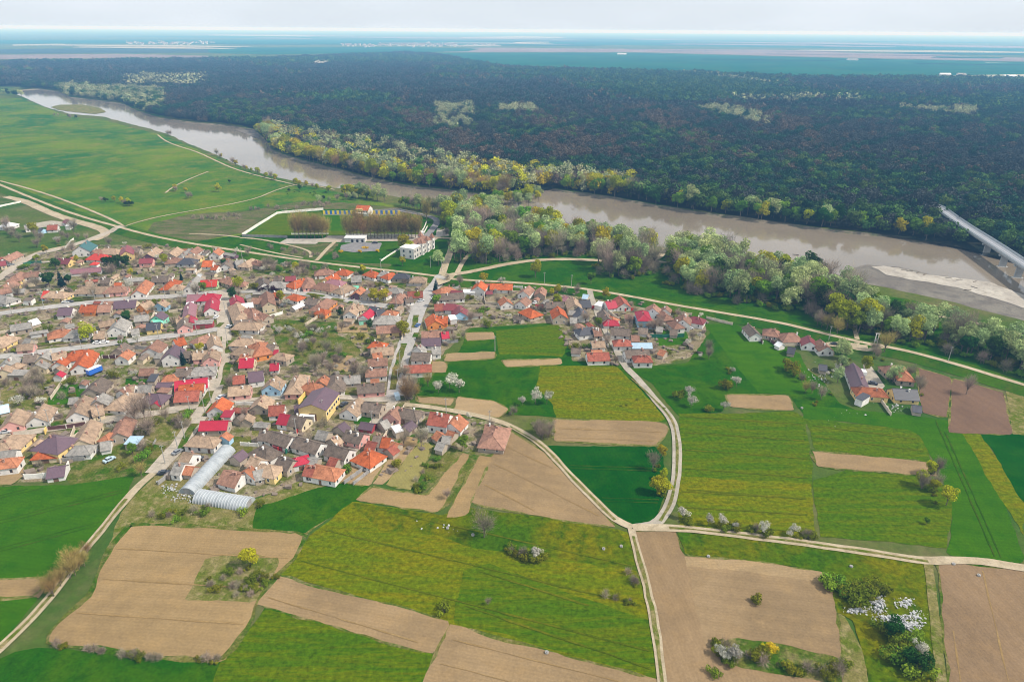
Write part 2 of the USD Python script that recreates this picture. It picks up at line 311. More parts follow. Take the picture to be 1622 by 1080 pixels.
MT['water'] = M('river_water', {'g': ('geometry', {}), 'm': ('mapping', {'scale': (1, 1, 1)}), 'n': ('noise_texture', {'scale': .35, 'detail': 3.0}), 'n2': ('noise_texture', {'scale': .012, 'detail': 3.0}),
    'r': ('rgb_ramp', {'ramp': [(.35, (.155, .125, .09)), (.65, (.195, .16, .118))]}), 'bp': ('bump', {'strength': .06, 'distance': .12}),
    'p': ('principled_bsdf', {'roughness': .07, 'ior': 1.33, 'specular_ior_level': .55})},
    [('g.position', 'n.vector'), ('g.position', 'n2.vector'), ('n2.fac', 'r.fac'), ('n.fac', 'bp.height'), ('bp.normal', 'p.normal'), ('r.color', 'p.base_color')])
structure('river', sheet_poly(river_poly.buffer(2.6), WZ), MT['water'], 'wide muddy brown river winding across the plain')
def wet(name, pxs, z, mat, label, amp=1.0): return structure(name, sheet_poly(ragged(GX(P(pxs), z), amp, 3.0), z), MT[mat], label)
wet('mud_bank', '1330,432 1372,419 1421,423 1470,434 1520,441 1570,449 1640,470 1700,505 1700,540 1622,512 1560,500 1500,484 1440,470 1395,459 1350,447', WZ + .12, 'mud', 'dark wet mud flat beside the near river bank')
wet('sand_bar', '1381,422 1400,421 1421,424 1460,434 1512,440 1564,446 1600,458 1650,478 1680,500 1622,488 1564,469 1525,458 1460,445 1405,436', WZ + .3, 'sand', 'pale sand bar in the river near the bridge')
wet('river_island', '80,170 95,166 130,166 158,171 168,178 150,181 120,178 95,175', WZ + .3, 'scrub', 'low reed-brown island in the far bend of the river')
wet('sand_spit', '372,206 395,205 412,212 411,220 392,214', WZ + .3, 'mud', 'small mud spit on the far bank of the bend')

# ------------------------------------------------------------------ far plain
def far(pxs, mat, z, label, name='field'):
    return structure(name, sheet_poly(ragged(GX(P(pxs)), 3.0, 60.0), z), MT[mat], label)
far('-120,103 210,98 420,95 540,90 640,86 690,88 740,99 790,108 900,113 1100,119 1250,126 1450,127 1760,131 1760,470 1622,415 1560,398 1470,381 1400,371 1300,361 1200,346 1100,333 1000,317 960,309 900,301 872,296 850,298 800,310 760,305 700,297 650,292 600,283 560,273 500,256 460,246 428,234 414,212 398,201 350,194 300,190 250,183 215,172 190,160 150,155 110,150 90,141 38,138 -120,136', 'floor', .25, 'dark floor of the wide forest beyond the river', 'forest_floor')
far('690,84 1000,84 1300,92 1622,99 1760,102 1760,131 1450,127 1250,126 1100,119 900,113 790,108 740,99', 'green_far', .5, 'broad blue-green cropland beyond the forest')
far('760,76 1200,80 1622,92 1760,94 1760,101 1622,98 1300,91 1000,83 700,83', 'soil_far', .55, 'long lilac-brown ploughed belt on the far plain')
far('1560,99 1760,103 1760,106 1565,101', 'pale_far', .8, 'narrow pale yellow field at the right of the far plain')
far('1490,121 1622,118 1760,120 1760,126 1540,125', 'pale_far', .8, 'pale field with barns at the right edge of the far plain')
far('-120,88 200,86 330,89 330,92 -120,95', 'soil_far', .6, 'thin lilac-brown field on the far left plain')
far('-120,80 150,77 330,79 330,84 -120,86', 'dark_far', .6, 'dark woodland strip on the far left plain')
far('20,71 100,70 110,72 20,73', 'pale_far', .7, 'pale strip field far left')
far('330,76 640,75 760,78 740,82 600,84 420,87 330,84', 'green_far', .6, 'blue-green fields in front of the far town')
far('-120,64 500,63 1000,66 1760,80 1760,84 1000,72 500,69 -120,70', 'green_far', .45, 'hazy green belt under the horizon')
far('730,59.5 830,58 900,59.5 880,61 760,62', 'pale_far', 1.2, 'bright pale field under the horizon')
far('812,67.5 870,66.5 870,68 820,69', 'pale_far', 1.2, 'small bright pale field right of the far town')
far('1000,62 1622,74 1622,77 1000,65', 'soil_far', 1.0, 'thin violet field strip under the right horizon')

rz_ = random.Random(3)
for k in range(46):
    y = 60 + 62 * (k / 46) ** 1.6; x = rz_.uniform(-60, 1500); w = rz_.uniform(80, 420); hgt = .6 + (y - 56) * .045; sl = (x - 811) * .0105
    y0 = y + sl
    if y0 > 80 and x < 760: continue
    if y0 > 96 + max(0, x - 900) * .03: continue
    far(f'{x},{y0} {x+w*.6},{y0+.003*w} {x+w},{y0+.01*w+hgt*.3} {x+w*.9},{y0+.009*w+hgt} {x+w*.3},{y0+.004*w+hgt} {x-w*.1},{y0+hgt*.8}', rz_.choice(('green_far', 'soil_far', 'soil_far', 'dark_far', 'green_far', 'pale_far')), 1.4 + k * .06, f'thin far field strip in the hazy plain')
# ------------------------------------------------------------------ near fields and meadows
field('river_meadow', '-80,158 30,156 60,166 110,185 165,190 215,204 262,215 300,232 340,250 400,274 440,286 520,302 560,310 620,325 700,335 700,352 640,332 520,330 440,330 400,352 385,372 300,384 240,372 195,360 120,338 60,315 -80,265', MT['meadow_far'], .03, 1.5, 6.0, 'wide green pasture between the dyke and the river bend')
field('river_meadow', '385,372 440,332 520,330 640,332 700,352 740,352 800,372 1060,402 1150,430 1300,450 1440,475 1622,525 1622,600 1480,562 1310,525 1150,492 1000,466 850,447 715,440 600,424 500,413 400,398 300,384', MT['grass'], .03, 1.0, 5.0, 'grass strip between the dyke and the riverside wood')
field('rough_ground', '245,352 300,340 400,333 470,320 540,320 700,335 690,345 540,332 440,332 385,370 300,384 230,366', MT['rough'], .06, 1.5, 4.0, 'rough motocross ground with brown scrub beside the sports field')
field('rough_ground', '420,415 470,385 540,386 530,395 502,412 620,419 610,424 500,413', MT['rough'], .06, 1.2, 3.0, 'worn rough grass below the sand court')
VILLAGE = '-60,420 40,400 130,388 230,388 300,392 400,408 500,423 600,434 690,445 720,446 850,458 930,466 1000,478 1100,500 1120,505 1110,560 1060,575 990,580 910,575 890,540 870,512 740,520 700,560 690,590 650,600 650,650 790,668 805,690 770,722 690,705 640,750 540,765 400,790 300,770 240,752 200,756 170,700 150,745 50,765 -60,760'
village_world = Polygon(GX(P(VILLAGE)))
field('village_ground', VILLAGE, MT['yard'], .03, 1.0, 4.0, 'mottled yards and plots of the village')
GRD = 'garden'
for s, k, lb in [
    ('425,505 540,512 535,530 560,540 575,560 540,575 430,580 440,545', 'garden', 'orchard gardens between two village streets'),
    ('610,440 660,440 660,455 600,455', 'garden', 'small garden below the dyke'),
    ('400,418 520,424 500,440 480,436 440,438 400,430', 'garden', 'green hollow below the dyke'),
    ('60,470 100,455 128,440 120,460 90,480', 'garden', 'shaded garden behind the corner house'),
    ('40,410 110,410 105,425 45,428', 'garden', 'green lawn behind the teal fence'),
    ('0,592 60,590 120,600 100,640 60,650 0,640', 'scrub', 'overgrown plots behind the west street'),
    ('75,640 90,612 140,606 135,628 110,640', 'wheat', 'bright green yard behind the west street'),
    ('200,600 238,596 240,605 200,612', 'grass', 'green plot among the west houses'),
    ('205,662 270,655 306,652 285,690 265,700 245,700 225,690', 'scrub', 'overgrown olive plot beside the lane'),
    ('200,700 265,705 235,750 190,770 110,775 105,745 150,720', 'garden', 'grassy waste ground with shrubs left of the lane'),
    ('95,724 118,680 133,684 108,728', 'wheat', 'long bright lawn beside the purple-roofed villa'),
    ('400,650 430,660 440,690 400,690', 'scrub', 'olive plot between back gardens'),
    ('340,695 395,690 400,720 350,715', 'garden', 'green plot behind the long tunnel'),
    ('560,655 600,650 600,668 562,672', 'grass', 'green yard behind the stone house'),
    ('680,700 735,715 700,755 660,790 640,780 660,745 690,725', 'garden', 'green bushy strip between soil plots'),
    ('700,757 735,720 760,722 712,800 690,812 680,805', 'garden', 'narrow green strip between two soil plots'),
    ('640,685 670,690 660,708 630,703', 'grass', 'green yard patch'),
    ('250,750 300,760 400,792 480,760 540,760 560,795 480,850 400,840 230,830 205,832 170,870 200,800', 'scrub', 'rough ground around the two tunnels'),
    ('410,800 540,765 590,770 565,795 480,846 400,835', 'grass', 'fresh green ground below the gardens'),
    ('720,448 850,452 930,460 930,466 850,458 720,452', 'grass', 'grass foot of the dyke'),
    ('905,513 930,512 925,525 900,525', 'garden', 'small green garden by the lane'),
    ('1035,525 1085,520 1090,545 1040,548', 'wheat', 'dark green plot behind the tarp fence'),
    ]:
    field('garden_plot', s, MT[k], .055, .5, 2.0, lb)
FIELDS = [
 ('field', '640,600 700,590 730,555 745,520 870,512 900,540 905,572 985,577 1030,620 1062,668 1045,668 880,662 800,656 760,640 720,628 655,628', 'grass', .04, 'broad green field east of the village'),
 ('field', '786,524 885,514 900,545 890,565 790,562', 'olive2', .05, 'green field with pale mown stripes behind the houses'),
 ('field', '855,580 975,580 1010,612 1055,664 1040,668 880,662 873,640 850,615', 'olive', .06, 'square olive meadow left of the winding track'),
 ('field', '1000,585 1090,575 1130,520 1160,512 1300,600 1330,640 1365,652 1280,665 1250,625 1152,624 1145,652 1075,660 1068,650 1035,610', 'grass', .04, 'green field right of the winding track'),
 ('field', '1115,513 1165,513 1215,540 1265,560 1280,590 1290,625 1250,625 1200,622 1150,560', 'wheat', .05, 'bright green field with dark strips below the dyke'),
 ('field', '1075,655 1145,655 1260,652 1275,664 1290,740 1285,790 1200,800 1080,805 1078,740', 'olive2', .05, 'large mottled green meadow right of the track'),
 ('field', '1075,755 1285,765 1290,840 1290,860 1075,836 1070,800', 'olive', .055, 'olive striped meadow above the dirt road'),
 ('field', '1285,760 1340,745 1485,755 1510,800 1500,868 1420,860 1300,850', 'olive2', .055, 'mottled meadow below the soil strip'),
 ('field', '1275,662 1440,680 1460,695 1478,735 1290,714', 'olive2', .06, 'mown olive field with pale lines'),
 ('field', '1270,640 1345,648 1505,665 1505,685 1553,688 1622,880 1622,894 1560,886 1500,878 1512,800 1480,735 1460,690 1440,680 1275,662', 'wheat', .065, 'smooth bright green wheat field at the right'),
 ('field', '1527,688 1555,688 1592,745 1622,795 1622,850 1570,765', 'olive', .08, 'olive stubble strip across the green wheat'),
 ('field', '1555,688 1605,688 1700,690 1700,850 1622,795 1592,745', 'wheat_dark', .07, 'dark green crop at the right edge'),
 ('field', '1590,612 1680,625 1680,690 1604,688', 'scrub', .07, 'dry scrub patch at the right edge'),
 ('field', '868,706 1038,707 1052,725 1056,785 1040,826 1000,832 975,818 905,753', 'wheat_dark', .05, 'dark green triangular field inside the track bend'),
 ('field', '490,848 560,795 700,815 745,805 850,818 978,838 1000,845 1010,890 1035,985 1047,1085 1047,1090 715,990 445,912 470,885', 'olive', .04, 'large yellow-green meadow in the foreground'),
 ('field', '560,797 700,815 745,805 850,818 978,838 1000,870 1010,905 870,880 760,870 700,850 600,840', 'meadow', .05, 'mottled green top of the foreground meadow'),
 ('field', '735,905 770,893 1030,985 1045,1075 720,985', 'olive2', .05, 'greener right half of the foreground meadow'),
 ('field', '-80,765 0,770 110,768 215,752 200,785 165,832 75,916 -80,918', 'wheat', .05, 'bright green wheat field at the left edge'),
 ('field', '-80,918 75,914 62,946 -80,950', 'soil_a', .06, 'short tan strip at the left edge'),
 ('field', '-80,950 62,947 10,1010 -80,1060', 'wheat', .05, 'green corner field at the left edge'),
 ('field', '-80,1085 25,1030 62,1022 230,1042 352,1050 400,990 420,960 690,1037 660,1110 -80,1110', 'grass', .05, 'dark green field at the bottom left'),
 ('field', '350,1050 420,962 690,1037 655,1100 330,1100', 'olive2', .06, 'green field with olive streaks at the bottom'),
 ('field', '206,832 233,829 488,845 466,885 440,913 403,957 400,986 353,1048 233,1038 67,1018 90,986 143,943 166,883 180,860', 'soil_a', .07, 'big ploughed field at the lower left'),
 ('scrub_patch', '326,887 366,878 440,884 433,913 403,954 290,952', 'scrub', .10, 'island of dry scrub inside the ploughed field'),
 ('field', '443,913 711,985 688,1035 404,957', 'soil_b', .07, 'long ploughed strip below the yellow meadow'),
 ('field', '715,992 1062,1083 1062,1100 660,1100', 'soil_b', .07, 'ploughed field at the bottom centre'),
 ('field', '808,683 820,690 862,718 908,765 978,836 850,816 745,797 779,725', 'soil_b', .07, 'ploughed triangle left of the winding track'),
 ('field', '760,722 779,725 747,793 740,815 706,820', 'soil_a', .08, 'narrow ploughed strip beside the triangle'),
 ('field', '590,772 679,786 700,757 735,718 741,722 696,812 675,809 565,792', 'soil_a', .08, 'bent ploughed strip behind the gardens'),
 ('field', '560,732 606,740 585,770 535,762', 'soil_c', .07, 'small tan plot behind the orange-roofed house'),
 ('field', '625,712 662,702 608,768 590,767', 'soil_c', .07, 'light soil garden strip behind the houses'),
 ('field', '664,702 686,706 650,776 610,769', 'soil_d', .07, 'olive-tan garden strip behind the houses'),
 ('field', '645,692 661,694 662,702 625,712', 'soil_a', .075, 'darker dug plot behind the houses'),
 ('field', '878,664 1045,669 1060,676 1055,690 1038,706 876,699', 'soil_b', .07, 'ploughed rectangle above the dark green triangle'),
 ('field', '708,561 785,557 785,568 704,572', 'soil_c', .07, 'small tan strip behind the roadside houses'),
 ('field', '684,572 705,573 706,590 682,590', 'soil_c', .07, 'tiny square soil plot by the long house'),
 ('field', '795,571 888,568 890,577 802,582', 'soil_c', .07, 'thin tan strip beside the lane houses'),
 ('field', '738,528 782,526 783,537 741,540', 'soil_c', .07, 'small tan plot right of the crossroads'),
 ('field', '660,628 718,632 713,642 661,638', 'soil_c', .07, 'tan strip beside the east lane'),
 ('field', '727,629 783,636 806,648 792,662 718,650', 'soil_c', .07, 'tan plot beside the east lane'),
 ('field', '535,511 580,513 585,527 534,527', 'soil_c', .07, 'tan garden plot in the middle of the village'),
 ('field', '558,529 584,528 586,546 556,544', 'soil_d', .07, 'olive garden plot in the middle of the village'),
 ('field', '528,562 560,563 552,590 527,585', 'soil_c', .07, 'small bare plot among back gardens'),
 ('field', '-60,745 38,738 40,752 20,768 -60,770', 'soil_c', .07, 'bare plot at the left edge behind houses'),
 ('field', '1152,626 1248,626 1258,650 1156,645', 'soil_b', .07, 'small ploughed strip in the green right of the track'),
 ('field', '1285,714 1473,733 1485,754 1400,748 1292,739', 'soil_b', .08, 'long thin ploughed strip on the right'),
 ('field', '1510,600 1590,622 1603,688 1503,685', 'soil_dark', .08, 'dark ploughed square below the dyke'),
 ('field', '1452,582 1506,598 1500,662 1462,655', 'soil_dark', .08, 'dark narrow plot beside the farm'),
 ('field', '1003,842 1070,842 1083,881 1200,890 1314,909 1325,975 1334,1050 1340,1100 1055,1100 1040,1000 1012,890', 'soil_e', .07, 'large ploughed field at the bottom right'),
 ('field', '1085,883 1200,892 1314,911 1326,975 1334,1046 1240,1024 1165,1012 1138,1022 1122,1030 1100,960', 'soil_f', .075, 'separate ploughed rectangle right of the long strip'),
 ('field', '1084,882 1200,890 1314,909 1316,924 1200,907 1088,897', 'soil_c', .076, 'paler headland along the top of the ploughed rectangle'),
 ('field', '1487,895 1512,893 1700,912 1700,1110 1506,1110', 'soil_dark2', .07, 'brown ploughed field at the bottom right corner'),
 ('field', '1327,970 1345,980 1370,1040 1378,1100 1338,1100', 'scrub', .08, 'dry trodden strip beside the ploughed field'),
 ('field', '1072,842 1200,852 1300,866 1400,882 1468,893 1478,960 1492,1100 1378,1100 1370,1040 1345,980 1325,970 1314,907 1200,888 1085,878', 'meadow', .05, 'rough green strip below the dirt road'),
 ('scrub_patch', '1138,1020 1165,1010 1240,1020 1330,1043 1334,1085 1230,1070 1140,1052', 'garden', .10, 'green thicket ground inside the ploughed field'),
]
MT['soil_f'] = soil('soil_cross_furrow', 8, (.215, .15, .082)); MT['soil_a'] = soil('soil_tan', 4, k=1.0); MT['soil_b'] = soil('soil_brown', 12, (.228, .158, .084)); MT['soil_c'] = soil('soil_garden', -6, (.26, .185, .10))
MT['soil_d'] = soil('soil_olive', 60, (.20, .175, .06)); MT['soil_dark'] = soil('soil_dark', 80, (.135, .085, .058)); MT['soil_dark2'] = soil('soil_dark_brown', 85, (.185, .125, .072)); MT['soil_e'] = soil('soil_long_furrow', 84, (.205, .14, .076))
for nm, s, k, z, lb in FIELDS: field(nm, s, MT[k], z, .45, 2.0, lb)
for nm, s, k, z, lb in FIELDS:   # uncut margins along the ploughed fields
    if k.startswith('soil'):
        q = GX(P(s)); q = q[[i_ for i_ in range(len(q)) if np.linalg.norm(q[i_] - q[i_ - 1]) > .5]]; mp = resample(q, 4.0, True); mp = np.vstack([mp, mp[:1]])
        structure('field_margin', ribbon(mp, 1.5, -.02, False, .75), MT['scrub' if len(s) % 2 else 'garden'], 'ragged grass margin of a ploughed field')

# ------------------------------------------------------------------ dyke
structure('dyke', ribbon(LEVEE, 19, 0.012, True, .3, cross=(-1, -.84, -.6, -.3, .3, .6, .84, 1)), MT['levee'], 'low grass flood dyke running past the whole village')

# ------------------------------------------------------------------ roads
ROADS = [
 ('road', '-40,503 0,497 60,489 130,481 205,473 275,470 345,463 400,461 450,462 490,466 530,472 575,480 615,486 650,488', 7.0, 'asphalt', .13, 'main paved village street'),
 ('road', '703,438 690,452 676,468 664,488 656,512 645,540 635,570 629,598 627,628', 8.5, 'asphalt', .135, 'paved cross street running down from the dyke junction'),
 ('road', '352,461 355,480 354,510 356,535 353,565 347,598 336,630 320,654 300,682 285,704 265,726 243,750', 7.0, 'dusty', .135, 'dusty straight street crossing the west of the village'),
 ('road', '243,750 222,768 205,786 186,808 160,842 133,873 110,905 83,943 45,985 0,1028 -40,1065', 3.0, 'track', .125, 'sandy farm track leaving the village at the lower left'),
 ('road', '627,630 605,632 580,630 550,627 520,626 470,627 420,629 380,632 337,636', 6.5, 'dusty', .125, 'dusty lower village street'),
 ('road', '335,634 300,646 240,655 200,661 140,669 60,682 -40,696', 6.0, 'dusty', .125, 'dusty west lane past the red barns'),
 ('road', '352,520 306,529 262,533 200,541 150,548 60,559 -40,570', 6.5, 'asphalt', .125, 'upper west street with grass verges'),
 ('road', '-40,458 0,442 19,426 38,413 60,402 85,397 105,392 125,386 146,379 165,371 180,366 195,361', 7.0, 'dusty', .14, 'far west street climbing to the dyke'),
 ('road', '10,312 40,320 70,334 100,346 125,353 150,360 166,366 168,372 160,377 148,381', 7.0, 'track', .12, 'wide dirt road along the foot of the dyke'),
 ('path', '60,400 85,394 105,390', 2.5, 'track', .15, 'pale footpath on the far west green'),
 ('path', '38,417 66,416 92,414', 4.0, 'concrete', .15, 'concrete drive to the yellow house'),
 ('road', '627,632 612,650 598,664 582,684 566,704 552,722 536,742 524,755', 4.6, 'dusty', .12, 'narrow lane between two rows of long houses'),
 ('road', '528,626 510,645 490,662 470,684 452,700 436,718 424,735', 4.6, 'dusty', .12, 'lane running down beside the yellow hall'),
 ('road', '640,641 680,645 740,655 790,667 822,681 862,707 906,757 945,796 975,824 1002,836', 3.0, 'track', .12, 'farm track from the village to the fork'),
 ('road', '934,464 944,491 953,513 965,535 980,562 990,582 1010,600 1040,636 1064,664 1072,690 1073,740 1066,790 1046,826 1030,834 1002,836', 3.5, 'concrete', .13, 'winding lane from the dyke to the field fork'),
 ('road', '1002,836 1045,836 1100,839 1200,851 1300,864 1400,879 1470,890 1512,887 1560,890 1622,900 1720,916', 3.4, 'track', .14, 'dirt road crossing the right foreground fields'),
 ('path', '1000,838 1010,880 1025,930 1038,990 1050,1085', 2.6, 'track', .12, 'two-rut grass track along the ploughed field'),
 ('path', '1470,893 1478,960 1492,1090', 2.6, 'scrub', .12, 'faint two-rut track at the lower right'),
 ('road', '703,438 725,434 745,431 775,425 800,419 850,412 900,411 950,413 1000,417 1040,412 1050,400 1056,393', 5.5, 'track', .13, 'pale track from the junction to the riverside ramp'),
 ('road', '1040,414 1100,424 1180,436 1300,462 1400,480 1480,500 1560,515 1680,545', 4.0, 'track', .12, 'track hidden in the riverside wood'),
 ('road', '700,436 706,418 714,398 720,379', 5.0, 'track', .14, 'north lane past the turreted mansion'),
 ('path', '724,433 733,416 742,404 756,394', 3.4, 'track', .14, 'short path into the riverside wood'),
 ('path', '686,377 720,378 748,379', 4.0, 'track', .13, 'path along the mansion forecourt'),
 ('road', '668,381 678,372 688,360 693,352 690,347 676,342 660,339 630,333', 6.0, 'dark_asphalt', .14, 'new asphalt drive curving round the sports field'),
 ('path', '500,415 515,398 532,382', 3.0, 'track', .09, 'straight path from the dyke to the court'),
 ('path', '380,377 410,379 445,386 480,394 494,401 492,408', 2.2, 'track', .09, 'worn footpath across the rough ground'),
 ('path', '380,388 420,398 450,404 480,409', 1.8, 'track', .09, 'faint footpath below the rough ground'),
 ('path', '300,371 340,372 380,376', 2.0, 'track', .09, 'faint bike track beside the dyke'),
 ('path', '0,287 60,303 120,324 180,349 196,359', 2.6, 'track', .09, 'pasture track beside the dyke'),
 ('path', '195,360 215,353 250,344 300,335 400,318 440,300 480,290 530,301', 1.8, 'track', .08, 'worn path across the river pasture'),
 ('path', '250,214 262,224 285,233 310,240 340,254 370,268 420,282 480,296', 2.4, 'track', .08, 'path along the river edge of the pasture'),
 ('path', '262,306 275,296 300,284 330,272', 1.8, 'track', .08, 'thin path past the yellow bushes'),
 ('path', '1355,553 1358,535 1352,520 1362,500', 2.4, 'track', .08, 'short track from the dyke into the wood'),
 ('road', '1310,546 1340,548 1372,556 1400,552', 5.0, 'track', .11, 'dirt loop in front of the farm'),
]
for nm, s, w, k, z, lb in ROADS:
    structure(numbered('x')[:0] + nm, ribbon(GX(P(s)), w, z, True, .3 if w > 5 else .2), MT[k], lb)
structure('dyke_track', ribbon(LEVEE, 3.2, .06, True, .25), MT['track'], 'pale track along the crest of the dyke')
for s, w, lb in [('808,676 862,707 906,757 945,796 975,824', .9, 'track'), ('1000,600 1040,636 1064,664 1072,690 1073,740 1066,790 1046,826', .9, 'lane'), ('1060,837 1100,839 1200,851 1300,864 1400,879 1470,890', .9, 'road'), ('200,791 186,808 160,842 133,873 110,905 83,943 45,985 0,1028', 1.1, 'farm'), ('1003,850 1010,880 1025,930 1038,990 1050,1085', 1.1, 'rut')]:
    structure('grass_strip', ribbon(GX(P(s)), w, .17, True, .3), MT['scrub'], 'grass strip between the wheel ruts')
def tram(pxs, a, b, gap, width, mat, pair, label):
    poly = Polygon(GX(P(pxs))).buffer(-2.0); a, b = G(*a)[:2], G(*b)[:2]; d = (b - a) / np.linalg.norm(b - a); n = np.array([-d[1], d[0]]); c = np.array(poly.centroid.coords[0]); ms = []
    for k in np.arange(-300, 300, gap):
        for o in ((-.9, .9) if pair else (0,)):
            ln = LineString([c + n * (k + o) - d * 600, c + n * (k + o) + d * 600]).intersection(poly)
            for g_ in getattr(ln, 'geoms', [ln]):
                if g_.is_empty or g_.length < 12: continue
                q = np.array(g_.coords); ms.append(ribbon(q, width, -.025, False, .22))
    if ms: structure('tramline', join(ms), mat, label)
MT['tram_g'] = ground_mat('pressed_wheat', (.02, .066, .001), (.028, .078, .001), (.06, .07, .01), 30, 6, 1, depth=.2)
MT['tram_s'] = ground_mat('pressed_soil', (.20, .132, .056), (.225, .148, .064), (.27, .185, .085), 30, 6, 1, depth=.2)
MT['tram_m'] = ground_mat('mown_line', (.06, .085, .002), (.10, .105, .004), (.035, .07, .001), 18, 5, 1, depth=.3)
FD = {lb: s for nm, s, k, z, lb in FIELDS}
for lb, a, b, gap, w, k, pr in [('bright green wheat field at the left edge', (0, 870), (180, 822), 16, .40, 'tram_g', True), ('smooth bright green wheat field at the right', (1520, 700), (1600, 870), 17, .40, 'tram_g', True), ('dark green triangular field inside the track bend', (900, 720), (1030, 724), 19, .35, 'tram_g', True),
        ('big ploughed field at the lower left', (200, 900), (400, 912), 13, .35, 'tram_s', False), ('long ploughed strip below the yellow meadow', (443, 930), (700, 1005), 9, .35, 'tram_s', False), ('ploughed triangle left of the winding track', (780, 740), (880, 790), 12, .35, 'tram_s', False),
        ('ploughed rectangle above the dark green triangle', (880, 680), (1040, 686), 7, .35, 'tram_s', False), ('brown ploughed field at the bottom right corner', (1500, 900), (1530, 1080), 11, .35, 'tram_s', False), ('ploughed field at the bottom centre', (720, 1010), (1040, 1090), 8, .35, 'tram_s', False),
        ('large mottled green meadow right of the track', (1080, 720), (1285, 735), 13, .5, 'tram_m', False), ('olive striped meadow above the dirt road', (1080, 800), (1285, 812), 9, .6, 'tram_m', False), ('mown olive field with pale lines', (1280, 690), (1470, 715), 9, .5, 'tram_m', False), ('greener right half of the foreground meadow', (750, 920), (1030, 1010), 14, .55, 'tram_m', False), ('large yellow-green meadow in the foreground', (500, 870), (740, 930), 15, .5, 'tram_m', False)]:
    tram(FD[lb], a, b, gap, w, MT[k], pr, 'wheel lines in the ' + lb)
def yard(s):
    SHEETS.append(1); return sheet_poly(ragged(GX(P(s)), .2), .03 + .002 * len(SHEETS))
VERGES = ['0,489 60,480 98,476', '110,474 150,470 195,466', '150,540 195,534 200,534', '-40,557 60,546 150,540', '210,531 255,526', '265,525 300,521', '345,519 352,512', '346,535 345,570 338,600', '364,540 362,560', '362,575 354,610', '335,620 320,645', '45,678 80,673 130,665', '148,660 200,652', '238,648 264,646',
          '340,640 325,660', '310,672 296,690 284,715', '660,500 656,520', '640,545 624,600 622,618', '470,630 520,631', '400,628 425,626', '545,623 600,626', '657,535 660,528', '486,466 514,470', '525,474 545,477', '552,479 570,482', '280,480 300,478', '112,477 150,474', '640,492 630,480', '300,650 285,655']
for s in VERGES: structure('grass_verge', ribbon(GX(P(s)), 3.2, .16, True, .5), MT['garden'], 'grass verge beside a village street')
structure('paved_yard', yard('455,378 514,378 500,387 441,386'), MT['sand'], 'pale sand court beside the sports field')
structure('paved_yard', yard('540,389 560,384 606,385 600,398 560,400 538,397'), MT['dark_asphalt'], 'dark asphalt yard of the low white hall')
structure('paved_yard', yard('520,374 700,374 690,381 540,384 500,384'), MT['dusty'], 'dusty strip in front of the poplar row')
structure('paved_yard', yard('692,362 712,362 714,374 690,375'), MT['sand'], 'pale patch beside the asphalt drive')
structure('paved_yard', yard('1368,577 1376,575 1402,612 1396,618 1367,612'), MT['concrete'], 'concrete farmyard')
structure('paved_yard', yard('54,354 80,350 105,352 104,358 70,360 60,362'), MT['concrete'], 'pale concrete yard behind the red-roofed house')
structure('paved_yard', yard('652,480 664,483 664,494 650,496 640,489'), MT['asphalt'], 'widened crossroads')
structure('sports_pitch', yard('390,374 440,338 512,336 660,340 668,352 662,374 560,373'), MT['olive2'], 'grass sports ground inside the white wall')
structure('sports_pitch', yard('497,366 502,340 610,340 655,344 655,366'), MT['wheat'], 'bright green football pitch')
structure('crossroads', sheet_poly(ragged(GX(P('690,440 705,432 722,436 712,446 694,452'), 1.6), .3), 1.72), MT['track'], 'dusty junction on top of the dyke')

# ------------------------------------------------------------------ bridge
DZ = 9.0
bp = smoothline(GX(P('1470,324 1482,326.5 1490,330 1500,338 1530,359 1566,381 1622,418 1720,484'), DZ), 4.0)
dk = bp
def slab(line, offs, ztop, zbot):
    t = np.gradient(line, axis=0); t /= np.linalg.norm(t, axis=1, keepdims=True); nn = np.c_[-t[:, 1], t[:, 0]]; n = len(line)
    a, b = line + nn * offs[0], line + nn * offs[1]
    v = np.vstack([np.c_[a, np.full(n, ztop)], np.c_[b, np.full(n, ztop)], np.c_[b, np.full(n, zbot)], np.c_[a, np.full(n, zbot)]]); fs = []
    i = np.arange(n - 1)
    for k in range(4):
        p, q = i + k * n, i + ((k + 1) % 4) * n; fs.append(np.c_[p, q, q + 1]); fs.append(np.c_[p, q + 1, p + 1])
    for e in (0, n - 1): fs.append(np.array([[e, e + n, e + 2 * n], [e, e + 2 * n, e + 3 * n]]))
    f = np.vstack(fs); tm = trimesh.Trimesh(v, f, process=False); trimesh.repair.fix_normals(tm)
    return np.array(tm.vertices), np.array(tm.faces)
br = thing('bridge', 'long concrete road bridge over the river at the right edge', 'bridge')
part('deck', slab(dk, (-4.6, 4.6), DZ - .02, DZ - .55), MT['girder'], br)
part('roadway', slab(dk, (-3.6, 3.6), DZ + .03, DZ - .015), plain('bridge_asphalt', (.20, .21, .23), .85, .1, .4), br)
for s in (-1, 1):
    part('walkway', slab(dk, (s * 3.62 if s < 0 else 3.62, s * 4.6) if s > 0 else (-4.6, -3.62), DZ + .2, DZ - .01), MT['girder'], br)
    part('railing', slab(dk, (min(s * 4.5, s * 4.58), max(s * 4.5, s * 4.58)), DZ + 1.2, DZ + .21), plain(f'railing_{s+1}', (.34, .37, .38), .6), br)
span = dk[22:]
for o in (-3.2, -1.1, 1.1, 3.2): part('girder', slab(span, (o - .3, o + .3), DZ - .56, DZ - 1.9), MT['girder'], br)
part('edge_line', slab(dk, (-.08, .08), DZ + .05, DZ + .032), plain('road_paint', (.75, .75, .75)), br)
L = np.r_[0, np.cumsum(np.linalg.norm(np.diff(dk, axis=0), axis=1))]
